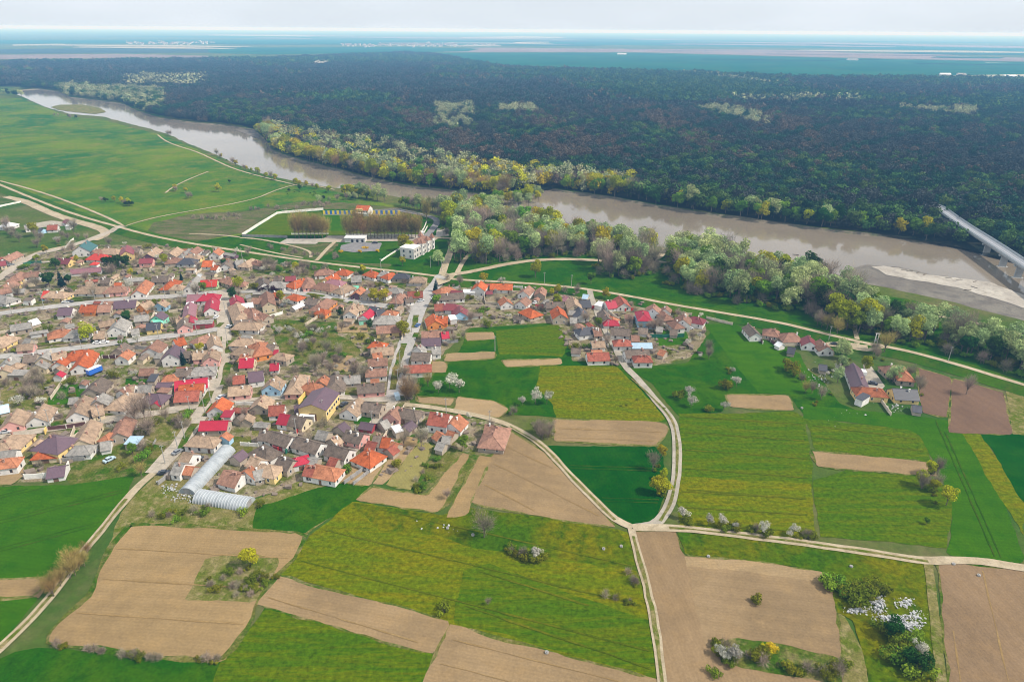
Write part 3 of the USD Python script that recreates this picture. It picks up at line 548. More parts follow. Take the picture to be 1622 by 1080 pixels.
for px, py in ((1534, 362), (1566, 383), (1592, 400), (1618, 417), (1655, 441)):
    q = G(px, py, DZ)[:2]; k = int(np.argmin(np.linalg.norm(dk - q, axis=1))); t = dk[min(k + 1, len(dk) - 1)] - dk[k - 1]; a = math.atan2(t[1], t[0]); c = dk[k]
    pr = part('pier', boxm(1.3, 4.4, DZ - 2.9 + 4, (*c, -4), a), MT['girder'], br)
    part('pier_cap', boxm(1.7, 8.2, .98, (*c, DZ - 2.89), a), MT['girder'], br)
    part('pier_foot', boxm(3.0, 7.0, 3.0, (*c, -4.4), a), MT['girder'], br)
# embankment under the far end of the road
e0 = dk[:24]
emb = slab(e0, (-4.5, 4.5), DZ - .58, DZ - .7)
v_, f_ = slab(e0, (-4.5, 4.5), DZ - .58, 0); t_ = np.gradient(e0, axis=0); t_ /= np.linalg.norm(t_, axis=1, keepdims=True); nn_ = np.c_[-t_[:, 1], t_[:, 0]]; n_ = len(e0)
v_[2 * n_:3 * n_, :2] += nn_ * 11; v_[3 * n_:4 * n_, :2] -= nn_ * 11
structure('road_embankment', (v_, f_), MT['floor'], 'earth embankment carrying the road to the bridge')

# ------------------------------------------------------------------ houses
# ridge ends in the photo, width in metres, g(able)/h(ip)/f(lat), roof, wall, optional ridge height
HOUSES = '''
126 390 138 381 13 g T w 8
146 397 158 394 8 g p e
164 393 184 394 10 h t w
199 398 201 388 9 g m y 7
148 402 165 403 10 h r w
148 415 151 415 4 h r w 3.5
92 409 112 410 8 g m y
112 427 160 423 6 g d w 4
4 409 27 398 8 g p e
0 414 7 413 7 g m c
22 437 33 430 9 h p y
38 432 62 430 7 g p w
4 452 22 444 8 g p y
-8 460 15 455 7 g p w
-12 465 12 469 10 h g w
14 458 40 457 5 g g e 3.5
70 461 77 461 9 g r b
79 461 100 462 9 h t y
128 454 168 454 10 h t w
136 446 146 445 8 g t e
173 454 192 453 9 h p p
182 448 193 448 6 g o e
161 441 175 441 6 g b e
93 488 115 487 9 g v w
129 483 154 483 9 g o o
156 483 176 482 9 g p e
181 477 216 475 10 g v c
233 402 247 391 9 g t v
221 410 242 409 7 g m p
208 393 222 393 7 g b e
268 401 281 391 9 g t e
286 404 299 394 9 g g w
301 398 313 390 8 g p w
298 402 312 403 8 h t y
290 409 302 409 10 h k w
268 409 281 408 9 h p e
338 399 346 393 8 g s w 6
353 399 374 403 4 g g v 3
322 413 337 413 9 g o w
337 420 346 421 6 g o w 4.5
356 418 362 410 9 g b w
372 413 384 411 7 g g w
388 415 400 409 9 h t e
203 444 227 442 6 f g e 3
241 438 267 437 8 g b e
217 460 231 443 9 g s w
265 450 274 442 9 h o e
276 451 284 451 7 h t c
300 452 312 437 9 g g w
318 444 344 443 9 g r g
314 434 320 435 5 g w e 4
358 438 368 441 9 h p e
373 445 383 445 8 h p c
297 467 319 466 9 g d c
321 466 339 465 9 h c w
336 471 333 487 8 g c w
301 478 298 497 7 g d y
302 500 301 509 6 g c p
292 502 291 514 8 g b p
373 467 376 476 8 g c p
374 480 381 498 10 h t w
388 489 404 489 9 g p e
383 481 400 479 5 g w w 4
371 508 400 505 9 g b e
222 482 238 476 9 g t o
250 480 258 474 8 g t b
246 500 255 493 8 g v M 6
241 507 258 506 6 g M w 3.6
213 500 235 498 7 g g e
280 504 288 503 6 g t e
404 412 414 414 7 h p e
505 427 520 426 9 h p w
539 426 548 427 9 h o w
515 440 532 433 8 g o y
522 442 538 444 8 h d y
556 437 572 436 9 g g e
586 428 594 430 9 h o w
414 438 419 448 9 g b w
435 437 447 437 6 g b e
452 438 468 437 6 g m w 4
430 446 445 446 9 h g w
464 446 482 440 10 h o w
485 439 489 447 9 h p p
506 447 523 450 10 h p c
537 456 551 450 9 h t w
561 453 566 453 4 g M e 3.2
564 463 572 454 8 g s v
577 464 588 455 8 g b e
422 461 425 478 8 g p c 7
434 463 440 464 6 h o e
464 465 472 467 8 h o w
488 471 505 474 8 g b e
504 482 518 472 10 h p o
507 489 514 490 6 h o o 4.5
463 486 478 479 4 g w e 3.2
553 493 560 480 8 g t w
568 484 573 483 6 g t c
575 499 586 489 7 g c w
586 485 598 487 8 g k w
400 472 415 472 7 g p e
412 494 424 500 7 g p e
399 488 402 506 8 g p e
568 505 587 503 5 f g M 3
406 506 416 508 6 g t e
16 515 48 510 7 g g e
45 508 58 504 6 g w e 4
84 524 100 521 9 h s w
112 523 130 522 9 h g w
122 517 133 508 8 g t p
150 525 166 524 8 g t e
181 517 192 503 10 g g w 6.5
156 510 180 506 6 g t e 4
-5 538 10 530 10 h t y
28 546 53 544 6 g t p 4
40 536 50 537 6 g g e 4
8 574 18 562 8 g g w
4 585 10 578 8 g t c
22 577 28 574 5 h t e 4
38 562 58 560 8 g b e
66 565 74 556 8 g g c
57 577 65 570 8 g g c
17 590 42 590 5 f g e 3
90 573 98 566 7 g o w
82 560 104 556 7 g t w
112 557 132 554 10 h o w
140 553 124 577 9 g o w
90 582 98 578 5 g t e 4
90 592 95 588 4 g c w 4
185 552 197 542 9 g b e
190 563 202 553 7 g s w
142 615 160 597 10 g b e
119 652 134 626 9 g t w
153 634 163 622 8 g g e
144 645 162 641 8 g t c
111 630 122 629 5 g g e 3.5
190 618 200 612 6 g p w
185 634 203 620 10 h t w
15 667 27 647 9 g t p
55 660 70 639 9 g t w
126 696 144 664 8 g t c
118 706 136 705 7 h g w 4.5
186 685 199 659 8 g p e
78 690 92 692 12 h v y 7.5
62 713 85 711 6 h o c 4.2
76 741 103 737 8 g v w 4
5 700 20 687 12 h t y
0 715 25 712 7 g g w
0 727 18 725 7 h s w
167 690 175 684 5 h s e 4
161 700 172 698 6 g g w 4
-2 643 12 640 6 g B e 4
202 697 222 697 5 f B e 3
232 512 254 510 8 g k y
207 522 219 520 6 g g w 3.6
306 511 337 509 5 f g m 3
236 551 249 538 10 g p w
275 538 290 534 8 g o w
268 560 277 546 9 g v w 7
313 535 330 529 8 h p w
336 530 340 545 7 g t w
292 557 300 556 6 g b e
306 557 328 555 8 g t p
335 552 332 565 8 g t p 6
222 584 244 583 6 g p e 4
280 584 303 583 7 g b e
308 582 330 580 9 h g w
264 594 274 593 6 h s e 4
277 604 328 598 9 g c w
284 610 323 607 8 g o w
278 620 316 618 9 g R e
250 606 273 606 5 g v e 3
236 623 252 624 9 h v e
246 637 251 633 4 g c c 3.5
200 610 213 609 6 g t w
220 610 240 609 6 g g e
378 510 404 511 9 h t w
376 535 402 537 9 h t w
380 549 398 553 9 h t e
382 561 394 563 7 g s c
380 568 402 567 9 g c c
369 596 387 594 7 g R e
393 590 416 587 9 g v w 6
362 613 396 610 8 g t p
409 541 413 550 10 h s o 6
424 545 436 546 7 g b e
431 555 439 554 4 g c e 3.2
440 558 452 560 7 h t e
428 576 441 575 6 g c w
427 609 437 595 9 g t b 6
465 612 475 592 8 h t p
487 605 498 607 8 h s p
506 603 514 594 7 g s e
532 592 530 607 9 h b w
545 596 570 594 7 g g e 4.5
566 609 608 606 8 g b p
579 585 612 583 7 g p w
583 569 613 567 7 g p w
588 551 623 549 8 g t c
590 560 604 558 6 g s e
592 541 604 542 7 h o e
604 430 612 430 7 h g w
613 434 622 431 8 h o w
628 433 642 433 8 h k e
656 438 668 438 9 h t c
646 462 669 461 8 g R e
618 455 630 456 8 h g e
628 472 635 464 8 h p e
600 458 611 460 8 h p w
641 472 652 470 6 g b w
697 457 712 453 9 h s e
692 466 734 463 8 g b w
715 460 732 461 4 g m e 4
734 461 752 461 5 f w w 3.2
757 453 762 445 9 g o w 7
777 449 812 450 8 g o w
770 461 780 461 5 g m e 3
688 482 703 481 8 g R e
705 481 722 482 8 h m w
728 484 729 494 10 g m b
686 497 690 508 10 g o o
694 501 709 501 8 g o o
712 503 722 502 6 f w w 3.2
668 525 697 524 8 g p w
699 526 710 525 7 g c w
668 536 698 535 8 g v w
613 491 622 492 7 h s w
602 500 622 500 11 h g w
596 491 608 489 7 g k w
596 517 640 514 8 g p y
661 550 666 545 7 g g w
684 550 697 549 7 g g w
829 461 838 452 8 g p w
855 463 858 454 7 g p e
798 470 803 477 8 g s w
824 477 833 470 8 g p w
837 487 845 491 10 h o e
865 479 892 478 7 g b e
883 485 888 497 9 g o e 6.5
893 468 900 470 6 g d e
907 470 911 482 9 g t c 6.5
918 476 934 475 9 g k e
924 466 932 467 5 g B e 4
917 486 922 497 9 g k w
904 491 910 492 5 g g e 4
959 478 974 476 9 g c w
981 468 989 480 9 g R w
945 480 955 482 6 f w w 3.2
955 490 963 503 7 g b e
962 507 974 507 6 h c w 4.2
966 500 972 502 6 h s w
921 520 936 518 8 h k w
939 521 951 520 8 g p e
903 503 913 503 6 g g e 4
937 541 957 540 6 g t w
930 559 964 558 8 g R w
968 519 998 521 8 g b w
979 538 993 538 7 h R w
906 551 920 552 5 g b w 3.6
1018 491 1021 499 8 h c b 7
1036 481 1034 488 9 g p w 7
1056 484 1054 489 6 g p w
1048 492 1057 499 7 h p e
1030 503 1033 510 5 g s b
1084 497 1082 506 9 g p w 7
1098 501 1109 503 8 h m w
1001 543 1032 543 5 g B w 4
990 555 1027 553 8 g b w
1011 563 1025 563 7 h R w
1046 553 1055 556 5 g s e 4
1186 513 1199 527 7 g b w
1062 521 1073 522 6 g b e 4
1000 531 1012 531 6 g p e 4
1012 519 1026 520 6.5 g b w
1068 507 1074 512 7 h p w
1040 517 1050 518 5 g g e 4
1219 520 1226 521 9 h p e
1247 527 1258 527 11 h p e
1280 531 1284 541 8 g m w
1299 537 1311 549 8 g p w
1249 549 1260 551 7 g k e 4
1233 541 1239 544 4 g w w 3.6
1300 577 1308 578 6 g k e 3.6
1352 575 1366 609 8 g v w
1364 613 1395 615 8 h u y
1362 626 1372 630 7 f k w 3.6
1414 615 1452 617 10 g k y
1447 641 1459 643 6 g k e 3.6
1410 579 1424 579 9 h p e
1425 578 1435 592 8 h s e
75 357 91 356 9 g R w
104 347 110 349 6 g m w
105 357 112 357 4 f w w 3.2
38 357 46 356 7 g g w
8 352 15 352 11 h w w
64 361 69 362 5 g k b 4
341 644 352 629 9 g o w
353 655 368 655 5 f c w 3
318 667 361 666 7 g c e
308 690 334 692 8 h t w
291 716 305 719 8 g t w
278 732 292 734 8 g g w
297 738 305 739 5 g s e 4
352 690 358 684 5 g s b
370 722 384 712 5 g v e
355 744 382 751 9 g p w
388 746 398 738 8 g s w
375 661 384 655 5 g b e 4
388 663 393 655 5 g t e 4
370 646 392 646 4 g R e 3
408 640 418 625 9 g t e
426 643 450 641 8 g R w
478 653 500 654 5 f w w 3
466 642 480 640 6 g v y 4
444 655 459 657 8 g c w
461 657 485 662 8 g b c
412 682 429 683 7 g b w
430 682 462 692 8 g b w
438 697 452 700 5 g m m 3
411 706 424 712 9 h b w
443 722 464 729 8 g b e
468 725 481 722 5 h c w
470 691 508 702 8 g b w
521 703 553 712 8 g b w
485 736 499 738 7 g R w
500 737 527 742 8 h s w
578 713 588 717 10 h o w
550 648 569 629 9 g t w
577 636 605 640 8 g b e
549 680 576 687 8 g b p
535 675 545 668 6 g v e 4
504 681 520 684 6 g g e 4
572 668 592 671 5 g v m 3.5
525 694 533 689 6 g t e
488 725 503 727 6 g g e 3.6
523 724 535 727 5 g R e 4
398 722 413 728 7 g t w
412 735 431 738 8 h t y
402 746 415 743 6 g g e
618 655 630 643 8 g p p
634 645 657 650 8 h b e
682 652 712 656 10 g R w 7
714 670 727 656 9 g s w
693 683 699 687 5 g s e 4
712 682 718 684 5 g s e 4
704 690 712 691 5 g g e 4
696 700 703 702 5 g g e 4
787 674 780 692 11 h p e
770 672 780 673 7 g p e
608 693 617 694 7 g o w
592 690 606 691 8 g b w
583 698 597 701 6 g R e 4
623 700 629 702 5 g s e 4
614 711 624 704 5 g R e 4
603 668 612 664 6 g g e 4
624 680 635 677 5 f w e 3
640 675 652 666 5 g v e 4
653 558 682 559 8 g b w
640 579 683 577 7 g R w
'''
ZONES = [('on the far west street', [(0, 442), (60, 402), (25, 430)]), ('near the teal roof', [(140, 400), (190, 400)]), ('in rows under the dyke', [(260, 402), (320, 405), (380, 412)]),
         ('on the west main street', [(80, 470), (180, 460), (220, 480), (20, 490)]), ('by the crimson courtyard', [(310, 470), (320, 490), (340, 470), (300, 500)]),
         ('at the main street bend', [(450, 465), (520, 460), (580, 480)]), ('below the sand court', [(530, 430), (600, 430), (500, 430)]), ('at the crossroads', [(640, 480), (690, 480), (620, 495)]),
         ('right of the crossroads', [(750, 460), (800, 470)]), ('on the upper west street', [(20, 550), (100, 550), (190, 530), (130, 510), (210, 510), (60, 510)]), ('on the dusty straight street', [(380, 540), (380, 500), (330, 560), (270, 550), (385, 600)]),
         ('near the red barns', [(300, 610), (240, 620)]), ('on the lower west lane', [(120, 650), (40, 660), (180, 640), (80, 700), (170, 690), (10, 710)]), ('by the tunnels', [(320, 680), (300, 730), (360, 740)]),
         ('on the lower village street', [(450, 605), (520, 600), (420, 640), (580, 610)]), ('on the cross street', [(600, 560), (670, 560), (600, 590), (690, 530)]), ('near the yellow hall', [(500, 640), (460, 660), (560, 650)]),
         ('below the yellow hall', [(430, 700), (500, 700), (550, 700), (500, 740), (420, 730)]), ('at the farm track', [(640, 650), (700, 670), (780, 680), (610, 690)]),
         ('at the lane top', [(840, 475), (900, 485), (960, 490)]), ('beside the winding lane', [(940, 540), (990, 545)]), ('below the dyke bend', [(1040, 495), (1100, 505)]),
         ('by the right dyke', [(1200, 520), (1260, 535), (1300, 540)]), ('on the right farm', [(1370, 600), (1430, 610)]), ('in the far left yard', [(90, 357), (30, 357)])]
def zone_of(x, y): return min(ZONES, key=lambda z: min((x - a) ** 2 + (1.6 * (y - b)) ** 2 for a, b in z[1]))[0]
ORD = ['first', 'second', 'third', 'fourth', 'fifth', 'sixth', 'seventh', 'eighth', 'ninth', 'tenth', 'eleventh', 'twelfth', 'thirteenth', 'fourteenth']
recs = []
for ln in HOUSES.strip().splitlines():
    q = ln.split(); x1, y1, x2, y2, W = map(float, q[:5]); hr = float(q[8]) if len(q) > 8 else (5.2 if W >= 7 else 4.4)
    W *= .92 if W > 6 else 1
    recs.append(dict(p=((x1, y1), (x2, y2)), W=W, t=q[5], roof=q[6], wall=q[7], hr=hr, x=(x1 + x2) / 2, y=(y1 + y2) / 2, shed=(hr <= 4.3 or q[5] == 'f' or W < 6)))
for r_ in recs:
    form = {'g': 'gabled', 'h': 'hipped', 'f': 'flat-roofed'}[r_['t']]
    a, b = G(*r_['p'][0], r_['hr']), G(*r_['p'][1], r_['hr']); Lr = np.linalg.norm(b - a)
    r_['a'], r_['b'], r_['L'] = a, b, Lr
    size = 'long ' if Lr > 17 else ''
    r_['noun'] = 'shed' if r_['shed'] else 'house'
    r_['base'] = f"{size}{form} {r_['noun']} with {ROOFN[r_['roof']]} roof, {WALLN[r_['wall']]} walls {zone_of(r_['x'], r_['y'])}"
groups = {}
for r_ in recs: groups.setdefault(r_['base'], []).append(r_)
for k, g in groups.items():
    if len(g) == 1: g[0]['label'] = k
    elif len(g) == 2:
        xs = sorted(g, key=lambda q: q['x']); xs[0]['label'], xs[1]['label'] = k.replace(' with', ' (left one) with', 1), k.replace(' with', ' (right one) with', 1)
    else:
        for i_, q in enumerate(sorted(g, key=lambda q: q['x'])): q['label'] = k.replace(' with', f' ({ORD[i_]} from left) with', 1)
FOOT = []
def prism_walls(L, W, he, hr, kind):
    """closed wall body; gables rise to the ridge"""
    x, y = L / 2, W / 2; z0 = -.3
    if kind != 'g': return boxm(L, W, he - z0, (0, 0, z0))
    top = he + (hr - he) - .12
    v = np.array([[-x, -y, z0], [x, -y, z0], [x, y, z0], [-x, y, z0], [-x, -y, he], [x, -y, he], [x, y, he], [-x, y, he], [-x, 0, top], [x, 0, top]])
    f = np.array([[0, 1, 5], [0, 5, 4], [2, 3, 7], [2, 7, 6], [1, 2, 6], [1, 6, 5], [5, 6, 9], [3, 0, 4], [3, 4, 7], [7, 4, 8], [4, 5, 9], [4, 9, 8], [6, 7, 8], [6, 8, 9]])
    return v, f
def roof_mesh(L, W, he, hr, kind):
    o = .38; th = .16
    if kind == 'f':
        v, f = boxm(L + .5, W + .5, .18, (0, 0, he + .003)); v[[1, 5], 2] -= 0; v[v[:, 1] > 0, 2] += .35; return v, f
    x, y = L / 2 + (.28 if kind == 'g' else o), W / 2 + o; s = (hr - he) / (W / 2); ze = he - o * s + .05; zr = hr + .05
    if kind == 'g':
        v = np.array([[-x, -y, ze], [x, -y, ze], [x, 0, zr], [-x, 0, zr], [-x, y, ze], [x, y, ze]])
        v = np.vstack([v, v - [0, 0, th]])
        f = np.array([[0, 1, 2], [0, 2, 3], [3, 2, 5], [3, 5, 4], [6, 8, 7], [6, 9, 8], [9, 11, 8], [9, 10, 11], [0, 7, 1], [0, 6, 7], [4, 5, 11], [4, 11, 10], [0, 3, 9], [0, 9, 6], [3, 4, 10], [3, 10, 9], [1, 8, 2], [1, 7, 8], [2, 11, 5], [2, 8, 11]])
        cap = boxm(2 * x, .32, .10, (0, 0, zr - .04))
        return join([(v, f), cap])
    rx = max(.3, L / 2 - W / 2 * .85)
    v = np.array([[-x, -y, ze], [x, -y, ze], [x, y, ze], [-x, y, ze], [-rx, 0, zr], [rx, 0, zr]])
    v = np.vstack([v, v[:4] - [0, 0, th]])
    f = np.array([[0, 1, 5], [0, 5, 4], [1, 2, 5], [2, 3, 4], [2, 4, 5], [3, 0, 4], [0, 7, 1], [0, 6, 7], [1, 8, 2], [1, 7, 8], [2, 9, 3], [2, 8, 9], [3, 6, 0], [3, 9, 6], [6, 8, 7], [6, 9, 8]])
    caps = [tube(v[k] + [0, 0, .03], v[e] + [0, 0, .03], .12, .12, 4) for k, e in ((0, 4), (3, 4), (1, 5), (2, 5))] + [tube(v[4] + [0, 0, .03], v[5] + [0, 0, .03], .13, .13, 4)]
    return join([(v, f)] + caps)
def opening(cx, cy, cz, w, h, nx, ny, d=.07):
    """thin box on a wall whose outward normal is (nx, ny)"""
    a = math.atan2(ny, nx)
    return boxm(d, w, h, (cx, cy, cz), a)
MT['frame_brown'] = plain('brown_window_frame', (.20, .11, .06), .6)
def FRAME(r_): return MT['frame'] if int(r_['x'] * 3) % 3 else MT['frame_brown']
def build_house(r_):
    a, b = r_['a'], r_['b']; d = (b - a)[:2]; rz = math.atan2(d[1], d[0]); W, hr, kind = r_['W'], r_['hr'], r_['t']
    L = r_['L'] + (W * .7 if kind == 'h' else 0); L = max(L, 3.2); c = (a + b)[:2] / 2
    he = hr - (W / 2) * (.68 if kind == 'g' else .62) if kind != 'f' else hr - .3
    he = max(he, 2.3 if not r_['shed'] else 2.0)
    if r_['shed']: he = max(min(he, hr - .8), 1.9) if kind != 'f' else he
    fp = affinity.translate(affinity.rotate(sbox(-L / 2, -W / 2, L / 2, W / 2), rz, use_radians=True, origin=(0, 0)), *c); FOOT.append(fp)
    z0 = float(gh(c[None])[0]) * .6
    t = thing('shed' if r_['shed'] else 'house', r_['label'], 'shed' if r_['shed'] else 'house', (*c, z0), rz)
    part('wall', prism_walls(L, W, he, hr, kind), WALL[r_['wall']], t)
    rf = part('roof', roof_mesh(L, W, he, hr, kind), ROOF[r_['roof']], t)
    rr = random.Random(int(r_['x'] * 7 + r_['y'] * 13))
    if not r_['shed'] and kind != 'f':
        for _ in range(rr.choice((1, 1, 2))):
            x = rr.uniform(-.3, .3) * L; y = rr.choice((-1, 1)) * rr.uniform(.4, 1.2); zt = hr - abs(y) * (hr - he) / (W / 2)
            part('chimney', join([boxm(.55, .55, 1.3 + abs(y) * .3, (x, y, zt - .45)), boxm(.7, .7, .12, (x, y, zt + .852 + abs(y) * .3))]), MT['brick'] if rr.random() < .6 else MT['fence_white'], rf)
    cr, sr = math.cos(rz), math.sin(rz)
    for nx, ny, half, run in ((0, -1, W / 2, L), (0, 1, W / 2, L), (1, 0, L / 2, W), (-1, 0, L / 2, W)):
        wn = np.array([nx * cr - ny * sr, nx * sr + ny * cr]); wc = c + wn * half
        if np.dot(wn, -wc / np.linalg.norm(wc)) < -.15: continue
        if r_['shed']:
            if run > 5 and ny == -1: part('door', opening(nx * half, ny * half, .02, min(2.6, run * .3), min(1.9, he - .25), nx, ny), MT['wood'], t)
            continue
        n_ = max(1, int(run / (3.9 if ny else 3.4)))
        if ny: n_ = min(n_, 4)
        dr = rr.randrange(n_) if (ny and n_ > 2) else -1
        for k in range(n_):
            u = (k + .5) / n_ * run - run / 2; X, Y = (u, ny * half) if ny else (nx * half, u)
            if k == dr: part('door', opening(X, Y, .02, 1.05, min(2.05, he - .2), nx, ny), MT['wood'], t); continue
            hh = min(1.35, he - 1.1)
            w_ = part('window', opening(X, Y, .9, .95, hh, nx, ny, .08), FRAME(r_), t)
            part('pane', opening(X + nx * .05, Y + ny * .05, 1.0, .7, hh - .2, nx, ny, .04), MT['pane'], w_)
        if nx and kind == 'g' and hr > 5.4: part('attic_window', opening(nx * half, 0, he + .35, .6, .7, nx, ny), MT['pane'], t)
for r_ in recs: build_house(r_)

# small sheds and lean-tos in the yards
rs = random.Random(91); SH = 0
ROADG0 = shapely.union_all([LineString(smoothline(GX(P(s)), 5)).buffer(w / 2 + 1.5) for nm, s, w, k, z, lb in ROADS]); ALLF = shapely.union_all([f.buffer(.5) for f in FOOT])
GREENS = shapely.union_all([Polygon(GX(P(s))) for s in ('425,505 540,512 535,530 575,560 430,580 440,545', '205,662 306,652 245,740 110,775 105,745', '680,700 735,715 660,790 640,780', '250,750 400,792 560,795 400,840 205,832', '400,425 520,424 500,440 400,440', '95,724 118,680 133,684 108,728', '535,760 662,702 686,706 610,770', '0,592 120,600 100,640 0,640')])
shed_l = {}
for r_ in list(recs):
    if r_['shed']: continue
    for _ in range(2):
        if rs.random() < .30: continue
        a, b = r_['a'][:2], r_['b'][:2]; d = (b - a) / max(np.linalg.norm(b - a), 1e-6); n2 = np.array([-d[1], d[0]]); W2, L2 = rs.uniform(2.6, 4.4), rs.uniform(3.5, 8)
        c = (a + b) / 2 + n2 * rs.choice((-1, 1)) * (r_['W'] / 2 + W2 / 2 + rs.uniform(1.2, 7)) + d * rs.uniform(-9, 9); rz = math.atan2(d[1], d[0]) + rs.choice((0, 0, math.pi / 2))
        fp = affinity.translate(affinity.rotate(sbox(-L2 / 2 - .4, -W2 / 2 - .4, L2 / 2 + .4, W2 / 2 + .4), rz, use_radians=True, origin=(0, 0)), *c)
        if fp.intersects(ALLF) or fp.intersects(ROADG0) or not village_world.contains(fp) or fp.intersects(GREENS): continue
        FOOT.append(fp); ALLF = ALLF.union(fp); kd = rs.choice('ggf'); rk = rs.choice('bbbttpggkRwB' if kd == 'f' else 'bbbbttppgRs'); wk = rs.choice('eeewsc'); px, py = project((*c, 0)); hr = rs.uniform(2.5, 3.3)
        lab = f"small {'lean-to' if kd == 'f' else 'gabled'} outhouse with {ROOFN[rk]} roof beside a {ROOFN[r_['roof']]}-roofed house {zone_of(px, py)}"
        t = thing('outhouse', lab, 'shed', (*c, 0), rz); he = hr - .7 if kd == 'g' else hr - .2
        part('wall', prism_walls(L2, W2, he, hr, kd), WALL[wk], t); part('roof', roof_mesh(L2, W2, he, hr, kd), ROOF[rk], t); part('door', opening(L2 * .2, -W2 / 2, .02, .9, min(1.8, he - .15), 0, -1), MT['wood'], t)
        shed_l.setdefault(lab, []).append(t); SH += 1
for k, ts in shed_l.items():
    if len(ts) > 1:
        for t in ts: t.SetCustomDataByKey('group', k.replace('outhouse', 'outhouses')[:90])
print('outhouses', SH)
# special buildings
def gable(name, label, cat, a, b, W, hr, he, roof, wall, extra=None):
    a, b = G(*a, hr), G(*b, hr); d = (b - a)[:2]; rz = math.atan2(d[1], d[0]); L = float(np.linalg.norm(d)); c = (a + b)[:2] / 2
    FOOT.append(affinity.translate(affinity.rotate(sbox(-L / 2, -W / 2, L / 2, W / 2), rz, use_radians=True, origin=(0, 0)), *c))
    t = thing(name, label, cat, (*c, 0), rz)
    part('wall', prism_walls(L, W, he, hr, 'g'), WALL[wall], t); part('roof', roof_mesh(L, W, he, hr, 'g'), ROOF[roof], t)
    return t, L
t, L = gable('hall', 'big yellow-walled hall with purple-brown low gable roof by the lower street', 'hall', (493, 640), (515, 613), 12, 8.0, 5.6, 'v', 'y')
for k in range(6):
    w_ = part('window', opening(-L / 2 + (k + .5) * L / 6, -6, 2.6, 1.6, 1.4, 0, -1), MT['frame'], t); part('pane', opening(-L / 2 + (k + .5) * L / 6, -6.06, 2.7, 1.36, 1.2, 0, -1, .05), MT['pane'], w_)
part('door', opening(-L / 2, 0, .02, 3.2, 3.4, -1, 0), MT['wood'], t)
# clubhouse of the sports ground
t, L = gable('clubhouse', 'orange-roofed white clubhouse with yellow gable behind the football pitch', 'clubhouse', (566, 325), (586, 326), 11, 8.5, 5.6, 'o', 'w')
part('gable_front', boxm(6, 1.2, 6.6, (-2, -5.4, 0)), WALL['y'], t); part('balcony', boxm(L - 2, 1.8, .2, (0, -6.6, 3.0)), MT['fence_white'], t)
for k in range(5): part('window', opening((k - 2) * L / 5.5, -6.02 if abs(k - 2 + .4) < 1 else -5.5, 3.4, 1.3, 1.3, 0, -1), MT['pane'], t)
# low white hall by the dark yard
a, b = G(548, 382), G(580, 382); c = (a + b)[:2] / 2; L = float(np.linalg.norm(b - a))
t = thing('low_hall', 'long low white flat-roofed hall above the dark asphalt yard', 'hall', (*c, 0)); FOOT.append(affinity.translate(sbox(-L / 2, -4, L / 2, 4), *c))
part('wall', boxm(L, 8, 3.6, (0, 0, -.2)), WALL['w'], t); part('roof', boxm(L + .8, 9, .35, (0, 0, 3.403)), ROOF['w'], t)
for k in (-1, 1, 3): part('door', opening(k * L / 8, -4, .02, 1.8, 2.4, 0, -1), MT['pane'], t)
WALL['e2'] = plain('mansion_plaster', (.50, .47, .44), .9, .14, .5)
# turreted mansion
c = G(672, 397)[:2] + [0, 6]; a = G(654, 411)[:2]; b = G(685, 393)[:2]; rz = math.atan2(*(b - a)[::-1]); L = float(np.linalg.norm(b - a)); cc = (a + b) / 2 + np.array([-math.sin(rz), math.cos(rz)]) * 4.5
t = thing('mansion', 'white two-storey mansion with brown pointed turret roofs on the green', 'mansion', (*cc, 0), rz); FOOT.append(affinity.translate(affinity.rotate(sbox(-L / 2, -6, L / 2, 6), rz, use_radians=True, origin=(0, 0)), *cc))
part('wall', boxm(L, 11, 7.8, (0, 0, -.2)), WALL['e2'], t); part('terrace', boxm(L * .36, 11.6, .3, (-L * .32, 0, 7.603)), MT['fence_white'], t)
part('roof', (lambda m_: (m_[0] * 1 + [L * .17, 0, 0], m_[1]))(roof_mesh(L * .62, 11, 7.8, 10.4, 'h')), ROOF['p'], t)
for k, (x, y) in enumerate(((-.08, -5), (.2, -5), (.46, -5), (.46, 4.5))):
    tw = part('turret', boxm(3, 3, 8.6, (x * L, y, 0)), WALL['w'], t)
    v = np.array([[-1.8, -1.8, 8.6], [1.8, -1.8, 8.6], [1.8, 1.8, 8.6], [-1.8, 1.8, 8.6], [0, 0, 12.2]]) + [x * L, y, 0.01]
    part('turret_roof', (v, np.array([[0, 1, 4], [1, 2, 4], [2, 3, 4], [3, 0, 4], [0, 2, 1], [0, 3, 2]])), ROOF['p'], tw)
for fl in (1.0, 4.6):
    for k in range(8): part('window', opening(-L / 2 + (k + .5) * L / 8, -5.5 if k not in (3, 5, 7) else -6.5, fl, 1.3, 1.7, 0, -1), MT['pane'], t)
    for k in (-1, 1): part('window', opening(-L / 2, k * 2.6, fl, 1.3, 1.7, -1, 0), MT['pane'], t)

